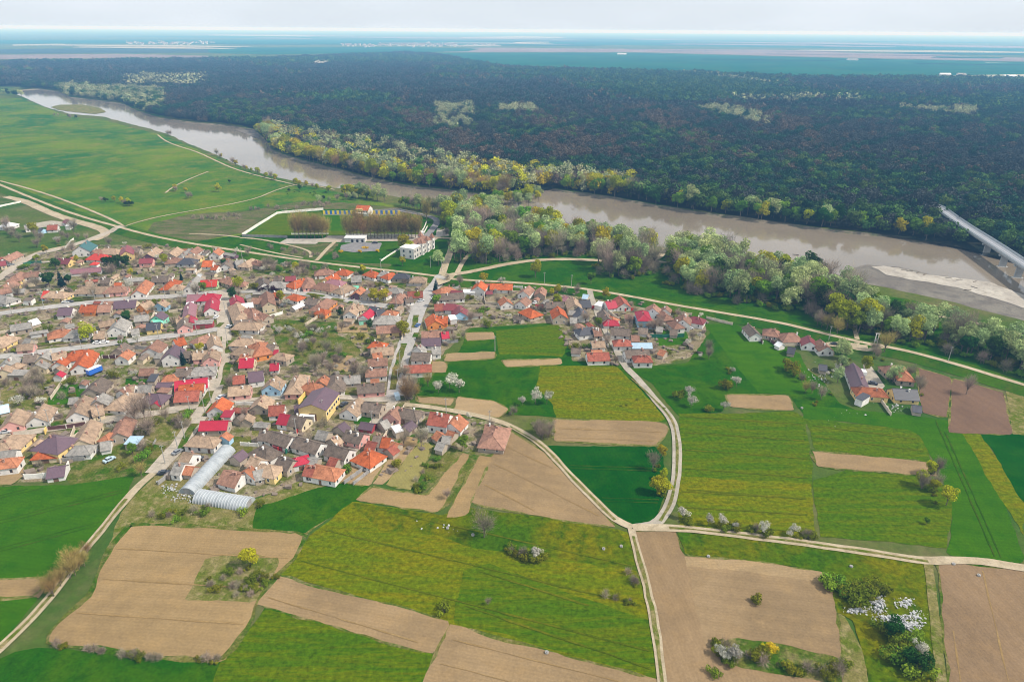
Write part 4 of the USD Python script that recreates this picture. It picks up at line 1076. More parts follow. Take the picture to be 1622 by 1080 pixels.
# polytunnels
MT['film'] = M('tunnel_film', {'g': ('geometry', {}), 'n': ('noise_texture', {'scale': .5, 'detail': 4.0}), 'r': ('rgb_ramp', {'ramp': [(.3, (.24, .265, .28)), (.7, (.36, .385, .40))]}), 'p': ('principled_bsdf', {'roughness': .35, 'specular_ior_level': .4})}, [('g.position', 'n.vector'), ('n.fac', 'r.fac'), ('r.color', 'p.base_color')])
MT['hoop'] = plain('tunnel_hoop', (.46, .48, .50), .5)
def tunnel(a, b, W, H, label, n=20):
    a, b = G(*a), G(*b); d = (b - a)[:2]; rz = math.atan2(d[1], d[0]); L = float(np.linalg.norm(d)); c = (a + b)[:2] / 2
    FOOT.append(affinity.translate(affinity.rotate(sbox(-L / 2, -W / 2, L / 2, W / 2), rz, use_radians=True, origin=(0, 0)), *c))
    t = thing('polytunnel', label, 'greenhouse', (*c, 0), rz)
    th = np.linspace(0, math.pi, 15); xs = []
    for k in range(n * 4 + 1):
        xs.append((-L / 2 + L * k / (n * 4), 1 - .035 * abs(math.sin(math.pi * k / 4))))
    v = np.vstack([np.c_[np.full(15, x), -np.cos(th) * W / 2 * s, np.sin(th) * H * s] for x, s in xs]); i = np.arange(14); f = []
    for k in range(len(xs) - 1): p = i + k * 15; f += [np.c_[p, p + 15, p + 16], np.c_[p, p + 16, p + 1]]
    part('film', (v, np.vstack(f)[:, ::-1]), MT['film'], t, smooth=30)
    for s in (0, 1):
        ring = np.c_[np.full(15, (-1, 1)[s] * (L / 2 - .02)), -np.cos(th) * W / 2 * .99, np.sin(th) * H * .99]; vv = np.vstack([ring, [[(-1, 1)[s] * (L / 2 - .02), 0, 0]]])
        e = part('end_wall', (vv, np.array([[q, q + 1, 15] for q in range(14)])), MT['film'], t); part('door', opening((-1, 1)[s] * L / 2, 0, .02, 2.4, 2.4, (-1, 1)[s], 0), MT['fence_grey'], e)
    for k in range(n + 1):
        x = -L / 2 + L * k / n; q = [tube((x, -math.cos(u) * W / 2, math.sin(u) * H), (x, -math.cos(w) * W / 2, math.sin(w) * H),   .09, .09, 4) for u, w in zip(th[:-1], th[1:])]
        part('hoop', join(q), MT['hoop'], t)
tunnel((361, 714), (297, 783), 6.4, 2.9, 'long white polytunnel slanting beside the houses', 24)
tunnel((315, 788), (396, 801), 6.8, 2.8, 'shorter white polytunnel lying crosswise at the end of the long one', 18)

# ------------------------------------------------------------------ trees: kinds built once, copied in loops
def crown(r, lobes, n, size, rr, flat=.85, shell=.35, aspect=1.0):
    """leaf clumps spread through overlapping lobes"""
    P_, N_ = [], []
    for (c, s) in lobes:
        k = int(n * s ** 2 / sum(q[1] ** 2 for q in lobes))
        u = r.normal(size=(k, 3)); u /= np.linalg.norm(u, axis=1, keepdims=True); rad = 1 - shell * r.random(k) ** 1.6
        P_.append(np.asarray(c) + u * rad[:, None] * s * [1, 1, flat]); N_.append(u + r.normal(size=(k, 3)) * .45)
    p, nn = np.vstack(P_), np.vstack(N_); nn /= np.linalg.norm(nn, axis=1, keepdims=True); k = len(p)
    t = np.cross(nn, r.normal(size=(k, 3))); t /= np.linalg.norm(t, axis=1, keepdims=True); b = np.cross(nn, t)
    s = size * (.6 + .8 * r.random(k))[:, None]
    q = [p + t * s, p + b * s * .8 * aspect + nn * s * .25, p - t * s * .9, p - b * s * .8 * aspect]
    v = np.stack(q, 1).reshape(-1, 3); i = np.arange(k) * 4
    return v, np.vstack([np.c_[i, i + 1, i + 2], np.c_[i, i + 2, i + 3]])
def limbs(r, H, base, spread, n, rad):
    ms = [tube((0, 0, -.3), (0.1, .05, base), rad, rad * .8, 6)]; tips = []
    for k in range(n):
        a = 2 * math.pi * (k + r.random() * .6) / n; e = np.array([math.cos(a) * spread * (.5 + .5 * r.random()), math.sin(a) * spread * (.5 + .5 * r.random()), H * (.62 + .3 * r.random())])
        mid = np.array([.1, .05, base]) * .55 + e * .45 + [0, 0, H * .06]
        ms += [tube((.1, .05, base * (.8 + .2 * r.random())), mid, rad * .55, rad * .35, 5), tube(mid, e, rad * .35, rad * .1, 4)]; tips += [mid, e]
    return join(ms), np.array(tips)
def twigs(r, tips, n, length, w, H):
    k = r.integers(0, len(tips), n); o = tips[k] + r.normal(size=(n, 3)) * length * .55
    d = o - np.array([0, 0, H * .38]); d /= np.linalg.norm(d, axis=1, keepdims=True); d += r.normal(size=(n, 3)) * .35 + [0, 0, .35]; d /= np.linalg.norm(d, axis=1, keepdims=True)
    s = np.cross(d, r.normal(size=(n, 3))); s /= np.linalg.norm(s, axis=1, keepdims=True); L_ = length * (.5 + r.random(n))[:, None]
    v = np.stack([o - s * w, o + s * w, o + d * L_], 1).reshape(-1, 3); return v, np.arange(3 * n).reshape(-1, 3)
def tree_meshes(kind, seed):
    r = np.random.default_rng(seed)
    if kind in ('green', 'yellow', 'silver', 'dark'):
        H = {'green': 13, 'yellow': 13, 'silver': 15, 'dark': 12}[kind] * (.9 + .25 * r.random()); W = H * (.34 + .07 * r.random())
        lobes = [((0, 0, H * .62), W * .72)]
        for k in range(9):
            a = r.random() * 6.283; z = H * (.36 + .5 * r.random()); q = W * (.75 - .55 * abs(z / H - .5)) * (.5 + .6 * r.random()); lobes.append(((math.cos(a) * q, math.sin(a) * q, z), W * (.26 + .24 * r.random())))
        tr, _ = limbs(r, H, H * .25, W * .7, 5, H * .022)
        return tr, crown(r, lobes, 1500, .40 if kind != 'silver' else .36, r)
    if kind in ('bare', 'brown'):
        H = 14 * (.85 + .3 * r.random()); tr, tips = limbs(r, H, H * .26, H * .30, 8, H * .02)
        return tr, twigs(r, np.vstack([tips, tips * [.6, .6, .92], tips * [.85, .85, .8]]), 1500, H * .13, .055, H)
    if kind == 'poplar':
        H = 20 * (.9 + .2 * r.random()); tr, tips = limbs(r, H, H * .22, H * .19, 9, H * .016)
        t2 = np.vstack([tips, tips * [.8, .8, .8], tips * [.7, .7, .62], tips * [1, 1, .9]])
        return tr, twigs(r, t2, 2200, H * .085, .07, H)
    if kind == 'blossom':
        H = 5.2 * (.85 + .3 * r.random()); lobes = [((0, 0, H * .62), H * .26)] + [((r.normal() * H * .17, r.normal() * H * .17, H * (.45 + .35 * r.random())), H * .2) for _ in range(6)]
        tr, _ = limbs(r, H, H * .28, H * .3, 5, .09); return tr, crown(r, lobes, 620, .17, r, shell=.7)
    if kind == 'conifer':
        H = 12; vs = []
        lobes = [((0, 0, H * (.15 + .8 * k / 9)), (1 - k / 10) * 2.3) for k in range(10)]
        return tube((0, 0, -.3), (0, 0, H * .3), .2, .15, 6), crown(r, lobes, 900, .34, r, flat=.45)
    # bushes
    H = 3.0 * (.8 + .4 * r.random()); lobes = [((r.normal() * 1.0, r.normal() * 1.0, H * (.35 + .2 * r.random())), H * (.28 + .16 * r.random())) for _ in range(6)]
    tr, tips = limbs(r, H, .4, 1.0, 5, .07)
    if kind == 'shrub': return tr, twigs(r, np.vstack([tips, tips * [1.2, 1.2, .6], tips * [.6, .6, 1]]), 420, 1.0, .05, H)
    return tr, crown(r, lobes, 560, .22, r, shell=.6)
KINDM = {'green': 'green', 'yellow': 'yellow', 'silver': 'silver', 'dark': 'dark', 'bare': 'bare', 'brown': 'brown', 'poplar': 'brown', 'blossom': 'blossom', 'conifer': 'conifer', 'bush': 'bush', 'gold': 'gold', 'wine': 'wine', 'shrub': 'bare', 'greenbush': 'green'}
KINDW = {'green': 'leafy green', 'yellow': 'yellow-green', 'silver': 'silvery', 'dark': 'dark green', 'bare': 'bare grey', 'brown': 'bare brown', 'poplar': 'tall bare brown poplar', 'blossom': 'white-blossoming', 'conifer': 'dark conifer', 'bush': 'olive', 'gold': 'golden-yellow', 'wine': 'wine-red', 'shrub': 'bare twiggy', 'greenbush': 'fresh green'}
BUSHY = ('bush', 'gold', 'shrub', 'wine', 'greenbush')
NVAR = 4
kinds = stage.CreateClassPrim('/World/tree_kinds')
for kd in KINDM:
    for k in range(NVAR):
        x = UsdGeom.Xform.Define(stage, f'/World/tree_kinds/{kd}_{k}')
        tr, cr_ = tree_meshes(kd, 100 + 17 * k + sum(map(ord, kd)))
        part('trunk', tr, MT['bark'], x.GetPrim()); part('crown', cr_, LEAF[KINDM[kd]], x.GetPrim())
TREES = []   # (kind, x, y, scale, zone label or full label)
def plant(kd, xy, s, zone=None, label=None): TREES.append((kd, float(xy[0]), float(xy[1]), s, zone, label))
def free(q, pad): return not BUILT.contains(Point(q))
BUILT = shapely.union_all([f.buffer(.8) for f in FOOT])
ROADG = shapely.union_all([LineString(smoothline(GX(P(s)), 5)).buffer(w / 2 + .8) for nm, s, w, k, z, lb in ROADS])
def scatter(poly, step, r, jit=.45, avoid=None):
    x0, y0, x1, y1 = poly.bounds; xs, ys = np.meshgrid(np.arange(x0, x1, step), np.arange(y0, y1, step)); p = np.c_[xs.ravel(), ys.ravel()] + (r.random((xs.size, 2)) - .5) * 2 * jit * step
    p = p[shapely.contains_xy(poly, p[:, 0], p[:, 1])]
    if avoid is not None: p = p[~shapely.contains_xy(avoid, p[:, 0], p[:, 1])]
    return p
def pick(r, weights): ks = list(weights); w = np.array([weights[k] for k in ks], float); return ks[r.choice(len(ks), p=w / w.sum())]
# single trees one can point at
for kd, px, py, s, lb in [
 ('bare', 767, 851, .75, 'round pale bare tree standing alone in the yellow meadow'),
 ('yellow', 346, 304, .62, 'lone round yellow-green tree on the river pasture'), ('dark', 364, 291, .45, 'lone small dark tree at the edge of the river pasture'),
 ('yellow', 397, 896, .55, 'yellow-green tree at the corner of the scrub island'), ('yellow', 848, 440, .95, 'big golden-green tree beside the pale riverside track'),
 ('green', 936, 450, .75, 'small green tree alone on the grass below the wood'), ('brown', 1400, 560, .85, 'slim brown tree beside the farm gate on the dyke'), ('yellow', 639, 398, .95, 'broad yellow-green tree left of the turreted mansion'), ('yellow', 651, 402, .7, 'smaller yellow-green tree touching the mansion'),
 ('yellow', 638, 421, .5, 'small yellow-green tree in front of the mansion'), ('silver', 695, 420, .8, 'pale silvery tree right of the mansion'), ('yellow', 595, 480, .8, 'bright round tree beside the main street'), ('yellow', 608, 480, .7, 'second bright round tree beside the main street'),
 ('yellow', 661, 476, .5, 'small golden tree at the crossroads corner'), ('yellow', 640, 533, .75, 'yellow-green tree beside the cross street'), ('conifer', 690, 462, .75, 'dark pointed conifer at the crossroads'), ('conifer', 99, 455, 1.0, 'dark blue conifer behind the corner house'), ('conifer', 288, 445, .55, 'small dark conifer behind the main street'),
 ('conifer', 291, 578, .75, 'blue-green conifer in front of the purple gabled house'), ('green', 323, 463, .6, 'round bright tree before the green-walled house'), ('yellow', 378, 463, .7, 'round bright tree at the corner of the main street'), ('yellow', 262, 419, .6, 'yellow-green tree among the dyke houses'), ('yellow', 140, 540, .85, 'tall yellow-green tree beside the upper west street'),
 ('dark', 90, 428, .8, 'dark green tree beside the walled lawn'), ('dark', 79, 455, .9, 'big dark tree behind the corner house'), ('dark', 110, 452, .7, 'dark tree right of the blue conifer'), ('dark', 185, 432, 1.0, 'large dark tree between two streets'), ('dark', 172, 428, .8, 'dark tree left of the large one between two streets'), ('dark', 200, 425, .8, 'dark tree right of the large one between two streets'),
 ('bare', 178, 440, .7, 'bare tree between two west streets'), ('yellow', 55, 375, .8, 'golden tree beside the red-roofed yard house'), ('bare', 65, 383, .7, 'bare tree below the golden tree'), ('blossom', 90, 385, 1.2, 'blossoming tree above the far west green'), ('bare', 118, 372, .8, 'bare tree inside the dirt road loop'), ('bare', 12, 365, .8, 'bare tree beside the white tent roof'),
 ('wine', 414, 462, 1.2, 'wine-red bush in front of a grey house'), ('wine', 428, 462, 1.5, 'larger wine-red bush in front of a grey house'), ('wine', 440, 462, 1.1, 'third wine-red bush by the main street'), ('bush', 403, 458, 1.6, 'olive bush beside the wine-red ones'),
 ('bare', 230, 665, .9, 'large bare tree at the lane corner'), ('bare', 216, 672, 1.0, 'wide bare tree over the lower west lane'), ('bare', 237, 690, .8, 'bare tree in the overgrown plot'), ('green', 211, 722, .45, 'round green tree on the waste ground'), ('brown', 225, 755, .45, 'brown bush tree beside the farm lane'),
 ('blossom', 695, 622, 1.2, 'left end of the white blossom clump'), ('blossom', 712, 615, 1.5, 'white blossoming tree in the green field'), ('blossom', 727, 622, 1.6, 'right white blossoming tree in the green field'), ('brown', 678, 612, .5, 'small brown tree in the green field'), ('bare', 668, 800, .4, 'x'),
 ('blossom', 848, 640, 1.3, 'white blossom bush beside the hedge'), ('blossom', 866, 640, 1.2, 'white blossom bush left of the olive meadow'), ('blossom', 828, 642, 1.1, 'pale bush at the hedge end'),
 ('bush', 1148, 614, 1.6, 'yellow-brown bush beside a white one'), ('blossom', 1166, 614, 1.3, 'white blossom bush in the right green field'), ('bush', 1075, 628, 1.5, 'grey-brown bush right of the track'), ('blossom', 1090, 628, 1.1, 'white bush right of the track'), ('blossom', 1094, 645, 1.2, 'white blossom clump right of the track'), ('bush', 1120, 652, 1.1, 'olive bush in the right meadow'), ('blossom', 1146, 650, 1.0, 'white bush at the meadow corner'),
 ('bush', 1197, 950, 1.0, 'lone pale bush in the ploughed field'), ('green', 1467, 830, .25, 'small round green bush in the right meadow'), ('bush', 703, 970, 1.1, 'lone olive bush beside the soil strip'), ('blossom', 700, 968, .8, 'x2'), ('bare', 773, 958, .2, 'tiny bare sapling in the meadow'),
 ('bush', 1130, 1070, .8, 'small bush at the bottom edge of the ploughed field'),
 ('bare', 708, 790, .35, 'small pale tree shading the soil strip'), ('yellow', 1369, 588, .7, 'yellow-green tree at the farmyard entrance'), ('silver', 1414, 606, .65, 'silvery willow beside the farmhouse'), ('bare', 1530, 625, .6, 'bare tree at the corner of the dark field'), ('bush', 1255, 590, 2.2, 'bush at the field edge by the dyke houses'),
 ('brown', 1275, 622, .5, 'brown tree above the green field'), ('bare', 690, 378, 1.15, 'x3')]:
    if lb[0] == 'x' and len(lb) < 3: continue
    plant(kd, G(px, py), s, label=lb)
for k, (px, py) in enumerate(P('541,398 570,398 598,397 580,392')): plant('gold', G(px, py + 2), .95, label=['golden-yellow bush at the left of the dark yard', 'golden-yellow bush in front of the dark yard', 'golden-yellow bush at the right of the dark yard', 'golden-yellow bush by the low white hall'][k])
plant('poplar', G(676, 352), 1.1, label='very tall bare brown tree at the bend of the asphalt drive')
# poplar row in front of the pitch
for k in range(9): plant('poplar', G(468 + k * 6.2, 376.5 + (k % 2) * 1.5), .98 + .12 * R.random(), 'in the short row left before the football pitch')
for k in range(22): plant('poplar', G(550 + k * 5.4, 377 + (k % 2) * 1.5), .98 + .12 * R.random(), 'in the long row before the football pitch')
# hedges and clumps: (kinds, pixel line, count, scale, spread px, zone)
for w, s, n_, sc, sp, zn in [
 ({'bare': 2, 'yellow': 1, 'dark': 2}, '140,315 158,318 175,320 195,325 208,328', 13, .42, 3, 'in the bushy clump on the pasture'), ({'yellow': 2, 'bare': 1}, '268,302 282,304 298,313', 8, .42, 2.5, 'in the small clump beside the pasture path'),
 ({'greenbush': 3, 'dark': 1}, '452,306 468,303 480,305 500,308 492,312', 12, .5, 3, 'in the dark thicket above the sports ground'), ({'dark': 1, 'silver': 1, 'bare': 1}, '500,320 520,318 545,317 560,315', 12, .45, 3, 'in the thicket behind the clubhouse'),
 ({'bush': 3, 'blossom': 1, 'shrub': 2}, '806,872 820,880 836,886 850,886 868,888', 12, .9, 3, 'in the hedge in the middle of the yellow meadow'), ({'bush': 1, 'shrub': 1}, '950,945 970,948 985,950 1000,955', 8, .55, 3, 'in the low hedge at the meadow edge'), ({'bush': 2, 'shrub': 1}, '985,905 1000,915 1005,925', 5, .7, 3, 'in the scrub by the rutted track'),
 ({'brown': 3, 'bush': 1}, '140,880 128,895 112,915 98,930 86,945', 13, .46, 5, 'in the tall brown hedge along the farm track'), ({'shrub': 3, 'bush': 1}, '80,1022 110,1026 150,1032 190,1037 230,1042 280,1044 340,1046', 24, .55, 2, 'in the thin hedge below the ploughed field'),
 ({'shrub': 2, 'bush': 2}, '340,890 350,910 330,935 380,930 410,940 420,910 390,905', 26, .6, 12, 'on the scrub island in the ploughed field'),
 ({'bush': 3, 'greenbush': 1}, '1320,930 1340,935 1360,938 1385,940 1350,955', 18, 1.25, 7, 'in the olive thicket above the rubbish heap'), ({'greenbush': 3, 'dark': 1, 'bush': 2}, '1410,1000 1425,1020 1430,1040 1440,1060 1460,1075', 18, 1.2, 9, 'in the dark thicket below the rubbish heap'), ({'blossom': 1}, '1450,1030 1460,1045 1465,1070', 3, .8, 4, 'among the dark thicket below the rubbish heap'),
 ({'bush': 2, 'shrub': 1, 'blossom': 1}, '1130,1020 1150,1030 1145,1045 1165,1048', 10, 1.0, 6, 'at the left end of the thicket in the ploughed field'), ({'shrub': 2, 'greenbush': 1, 'bush': 2}, '1180,1040 1215,1045 1250,1058 1290,1065 1320,1060', 16, .85, 8, 'in the thicket inside the ploughed field'), ({'gold': 1, 'yellow': 0}, '1217,1028 1220,1032', 2, .7, 2, 'in the thicket inside the ploughed field'),
 ({'yellow': 2, 'bush': 2, 'bare': 1}, '1048,712 1042,735 1050,760 1048,785', 15, .42, 6, 'in the hedge between the dark triangle and the lane'), ({'bush': 3, 'blossom': 1, 'shrub': 1}, '1075,822 1120,832 1160,838 1200,840 1240,848 1280,850', 26, .85, 4, 'in the hedge along the dirt road'),
 ({'bush': 3, 'bare': 2, 'yellow': 1}, '1460,770 1475,780 1480,800 1495,800 1480,750', 16, .45, 6, 'in the clump beside the green wheat'), ({'bare': 3, 'bush': 2, 'shrub': 2}, '808,655 830,660 845,680 860,690 872,690', 22, .42, 7, 'in the bushy triangle above the farm track'),
 ({'bare': 3, 'brown': 1}, '640,595 642,605 650,618 655,630 645,635', 14, .55, 5, 'in the bare thicket beside the cross street'), ({'greenbush': 2, 'bush': 2, 'shrub': 1}, '690,730 680,745 670,760 660,775', 14, .6, 8, 'in the green strip behind the gardens'), ({'shrub': 2, 'bush': 2, 'brown': 0}, '215,690 240,680 270,670 285,675', 16, .9, 8, 'in the overgrown plot beside the lane'),
 ({'bush': 2, 'shrub': 2, 'greenbush': 1}, '340,803 375,808 420,800 310,815 250,815', 18, .7, 8, 'in the rough ground below the tunnels'), ({'bare': 2, 'blossom': 1, 'bush': 1}, '20,612 60,615 95,610 40,630', 22, .5, 9, 'in the overgrown plots behind the west street'),
 ({'blossom': 3, 'bush': 1, 'bare': 1}, '440,525 470,528 500,525 530,525 455,540 490,545', 24, .75, 6, 'in the orchard gardens'), ({'bush': 2, 'bare': 2, 'blossom': 1}, '460,580 500,585 540,580 570,570 480,560 520,600 560,595', 26, .5, 7, 'in the lower orchard gardens'),
 ({'bare': 3, 'bush': 1, 'blossom': 1}, '415,430 440,428 465,428 490,432 480,440', 16, .55, 5, 'in the green hollow below the dyke'), ({'bush': 2, 'bare': 2, 'blossom': 1}, '720,505 740,510 760,500 780,505 750,530 720,540', 16, .5, 6, 'behind the crossroads houses'), ({'bare': 3, 'bush': 1}, '985,515 1010,520 1035,525 1060,520 1080,525', 18, .5, 6, 'in the scrub behind the lane cluster'),
 ({'bush': 2, 'blossom': 2, 'bare': 1}, '1100,570 1120,575 1110,555 1160,590', 8, .6, 6, 'by the right end of the village'), ({'silver': 1, 'blossom': 2, 'bush': 3}, '1330,560 1345,570 1320,580 1335,600 1310,590', 22, .55, 7, 'around the farm entrance'), ({'bare': 2, 'bush': 2}, '1395,580 1400,600 1450,600 1460,640 1440,610 1385,570', 18, .5, 6, 'around the farm at far right'),
 ({'bush': 2, 'bare': 1}, '1280,610 1300,620 1290,640 1270,600', 10, .45, 7, 'on the rubble plot by the dyke houses'), ({'bare': 2, 'bush': 1}, '30,385 70,390 110,385 130,378 20,372', 18, .5, 5, 'around the far left yard'), ({'yellow': 1, 'bush': 1}, '826,470 852,470 872,470 884,468', 8, .5, 2, 'behind the lane-top cluster'),
 ({'shrub': 1}, '420,392 440,395 460,400 480,403 530,408', 20, .7, 3, 'on the rough ground below the sand court'), ({'shrub': 1}, '290,345 340,347 400,335 460,328 520,326', 40, .8, 5, 'along the rough edge of the sports ground'), ({'bush': 1}, '880,690 1000,640 1060,640', 4, .3, 8, 'in the fields east of the village'),
 ({'bare': 1, 'brown': 1}, '1320,520 1330,535 1300,515', 4, .6, 4, 'below the dyke bend')]:
    q = np.array(P(s)); r = np.random.default_rng(len(s) * 13 + n_)
    for k in range(n_):
        i_ = r.integers(0, len(q)); j_ = min(len(q) - 1, i_ + 1); f_ = r.random(); c_ = q[i_] * (1 - f_) + q[j_] * f_ + r.normal(size=2) * [sp, sp * .5]
        g_ = G(*c_)[:2]
        if BUILT.contains(Point(g_)) : continue
        kd_ = pick(r, w); plant(kd_, g_, sc * (.7 + .6 * r.random()) * (1 if kd_ in BUSHY + ('blossom',) or sc < .65 else .42), zn)
# yards of the village
r = np.random.default_rng(77)
yp = scatter(village_world, 10.5, r, avoid=shapely.union_all([BUILT.buffer(.6), ROADG]))
for q in yp:
    if r.random() < .8: plant(pick(r, {'shrub': 3.2, 'bare': 2.2, 'blossom': 2, 'bush': 2.4, 'greenbush': 1, 'yellow': .5, 'green': .35, 'dark': .3}), q, (.38 + .3 * r.random()) if True else 1, 'in the village yards')
for i_, t_ in enumerate(TREES):
    if t_[4] == 'in the village yards':
        px, py = project((t_[1], t_[2], 0)); k_ = t_[0]
        TREES[i_] = (k_, t_[1], t_[2], t_[3] * (1.9 if k_ in ('shrub', 'bush', 'greenbush', 'blossom') else 1.0), 'in a yard ' + zone_of(px, py), None)
# wood on the near bank
water_safe = river_wide.buffer(1.5)
wood_l = Polygon(GX(P('716,415 722,395 700,352 716,340 745,338 800,352 850,360 900,372 960,385 1030,396 1044,408 1000,410 940,408 900,407 850,408 800,414 760,420')))
wood_m = Polygon(GX(P('948,414 1038,418 1034,432 1005,440 960,440 945,430')))
wood_r = Polygon(GX(P('1065,398 1130,412 1200,432 1290,446 1350,470 1400,498 1420,504 1500,524 1622,558 1700,585 1700,625 1622,596 1560,575 1500,560 1440,545 1400,540 1340,525 1300,505 1230,490 1150,478 1100,465 1060,450 1050,425')))
wood_b = Polygon(GX(P('1380,465 1420,478 1500,488 1560,500 1640,525 1640,535 1500,505 1400,490')))
FOREST_TREES = []
for poly, st, zn, w in ((wood_l, 8.6, 'in the riverside wood behind the mansion', {'silver': 3, 'bare': 2.5, 'green': 2, 'yellow': 1.2, 'dark': 1}), (wood_m, 8.0, 'in the grey clump beside the pale track', {'silver': 2, 'bare': 3, 'green': .6}),
                        (wood_r, 8.0, 'in the riverside wood at right', {'silver': 4, 'green': 2.4, 'bare': 1.6, 'dark': 1.2, 'yellow': .5})):
    for q in scatter(poly, st, r, avoid=water_safe):
        if r.random() < .93: plant(pick(r, w), q, (1.0 + .5 * r.random()) * (.85 if project((*q, 0))[0] > 1370 else 1), zn)
under = []
for poly in (wood_l, wood_m, wood_r):
    for q in scatter(poly.buffer(3), 5.2, r, avoid=shapely.union_all([water_safe, ROADG])):
        if r.random() < .75: under.append((q, r.random()))
# rows on the river bank of the pasture
for s, n_, sc, zn, w in (('338,243 360,254 385,268 410,278 440,287 470,293 505,301 520,306', 30, .5, 'in the bank row beside the river pasture', {'yellow': 3, 'bush': 1, 'bare': 1}), ('540,308 560,312 590,316 610,320', 16, .85, 'in the yellow bank trees above the sports ground', {'yellow': 3, 'silver': 1, 'green': 1}),
                         ('620,325 650,330 680,335 710,340 740,345', 22, .8, 'in the bank trees right of the sports ground', {'bare': 2, 'silver': 2, 'green': 1, 'yellow': .6}), ('262,209 270,216', 3, .6, 'by the eroded bank', {'bare': 1}), ('80,182 100,186 120,189', 5, .5, 'on the bank opposite the island', {'bare': 1, 'dark': 1}), ('0,150 20,152 35,155', 8, 1.0, 'at the far left river bend', {'dark': 1, 'silver': 1})):
    q = np.array(P(s))
    for k in range(n_):
        f_ = r.random() * (len(q) - 1); i_ = int(f_); c_ = q[i_] + (q[i_ + 1] - q[i_]) * (f_ - i_) + r.normal(size=2) * [2, .6]
        g_ = G(*c_)[:2]
        if not river_wide.contains(Point(g_)): plant(pick(r, w), g_, sc * (.75 + .5 * r.random()), zn)
# belt on the far bank: the front rows as single trees
fb = np.array([G(x, y)[:2] for x, y in FAR_BANK]); fl = resample(fb, 6.0)
t_ = np.gradient(fl, axis=0); t_ /= np.linalg.norm(t_, axis=1, keepdims=True); nrm = np.c_[-t_[:, 1], t_[:, 0]]
for i_ in range(len(fl)):
    px, py = project((*fl[i_], 0))
    if px < 400 or px > 1540 or not (800 > px or 860 < px) or LineString(bp).distance(Point(fl[i_])) < 26: continue
    for row in range(2):
        q = fl[i_] + nrm[i_] * (6 + row * 11 + 6 * r.random()) + r.normal(size=2) * 2
        if river_wide.contains(Point(q)): q = fl[i_] - nrm[i_] * (6 + row * 11)
        if river_wide.contains(Point(q)) or r.random() < .25: continue
        w = {'yellow': 4, 'silver': 2, 'green': 1.5, 'bare': 1.2, 'brown': .8} if px < 1000 else {'green': 3, 'yellow': 1.2, 'dark': 1.6, 'silver': 1}
        plant(pick(r, w), q, 1.0 + .5 * r.random(), 'in the bright belt along the far bank' if px < 1000 else 'in the green belt along the far bank at right')
for q in scatter(Polygon(GX(P('740,330 760,322 800,320 850,312 862,318 850,325 800,330 760,334'))), 8, r): plant(pick(r, {'yellow': 2, 'green': 2, 'silver': 1}), q, .7 + .4 * r.random(), 'on the wooded point in the river')
# rank by how large they show; the largest 300 of one kind stand alone, the rest go to the stuff
def shown(t): return (t[3] * (1 if t[0] not in BUSHY else .25)) / math.hypot(t[1], t[2], CAM_H)
by = {}
for t in TREES: by.setdefault(t[0], []).append(t)
single, rest = [], []
for k, ts in by.items():
    ts = sorted(ts, key=lambda t: (t[5] is None, -shown(t))); single += ts[:290]; rest += ts[290:]
zl = {}
for t in single:
    if t[5] is None: zl.setdefault((t[0], t[4]), []).append(t)
cells = {}
for (kd, zn), ts in zl.items():
    if len(ts) <= 6: cells[(kd, zn, '')] = ts; continue
    xs_ = sorted(t[1] / max(t[2], 1) for t in ts); c1, c2 = xs_[len(xs_) // 3], xs_[2 * len(xs_) // 3]; ds_ = sorted(t[2] for t in ts); dm = ds_[len(ds_) // 2]
    for t in ts:
        u = t[1] / max(t[2], 1); cells.setdefault((kd, zn, ('near ' if t[2] < dm else 'far ') + ('left part' if u < c1 else 'middle' if u < c2 else 'right part')), []).append(t)
for (kd, zn, cell), ts in cells.items():
    ts.sort(key=lambda t: t[1] / max(t[2], 1)); noun = 'bush' if kd in BUSHY else 'tree'; word = KINDW[kd]; word = word.replace(' poplar', '') if False else word
    for i_, t in enumerate(ts):
        base = f'{word} {noun} {zn}' + (f', {cell}' if cell else '')
        if len(ts) == 1: lab = base
        elif len(ts) <= 7: lab = f'{word} {noun} ({ORD[i_]} from left) {zn}' + (f', {cell}' if cell else '')
        else: lab = base
        if len(lab.replace('-', ' ').split()) > 15: lab = lab.replace(' the ', ' ').replace(' from left)', ')')
        single[single.index(t)] = t[:5] + (lab, (base.replace(noun, noun + 'es' if noun == 'bush' else 'trees', 1)) if len(ts) > 1 else None)
NAMES = {'poplar': 'poplar_tree', 'conifer': 'conifer_tree', 'blossom': 'blossom_tree', 'silver': 'willow_tree', 'green': 'leafy_tree', 'yellow': 'budding_tree', 'dark': 'shade_tree', 'bare': 'bare_tree', 'brown': 'brown_tree', 'bush': 'olive_bush', 'shrub': 'bare_shrub', 'greenbush': 'leafy_bush', 'gold': 'golden_bush', 'wine': 'wine_red_bush'}
for n_, t in enumerate(single):
    kd, x, y, s = t[:4]; noun = 'bush' if kd in BUSHY else 'tree'
    o = UsdGeom.Xform.Define(stage, numbered(NAMES[kd]))
    a = R.random() * 360; sz = s * (.92 + .18 * R.random())
    o.AddTranslateOp().Set(Gf.Vec3d(x, y, float(gh(np.array([[x, y]]))[0]) - .05)); o.AddRotateZOp().Set(a); o.AddScaleOp().Set(Gf.Vec3f(s, s, sz))
    o.GetPrim().GetReferences().AddInternalReference(f'/World/tree_kinds/{kd}_{R.randrange(NVAR)}'); o.GetPrim().SetInstanceable(True)
    meta(o.GetPrim(), t[5], noun, t[6] if len(t) > 6 else None)
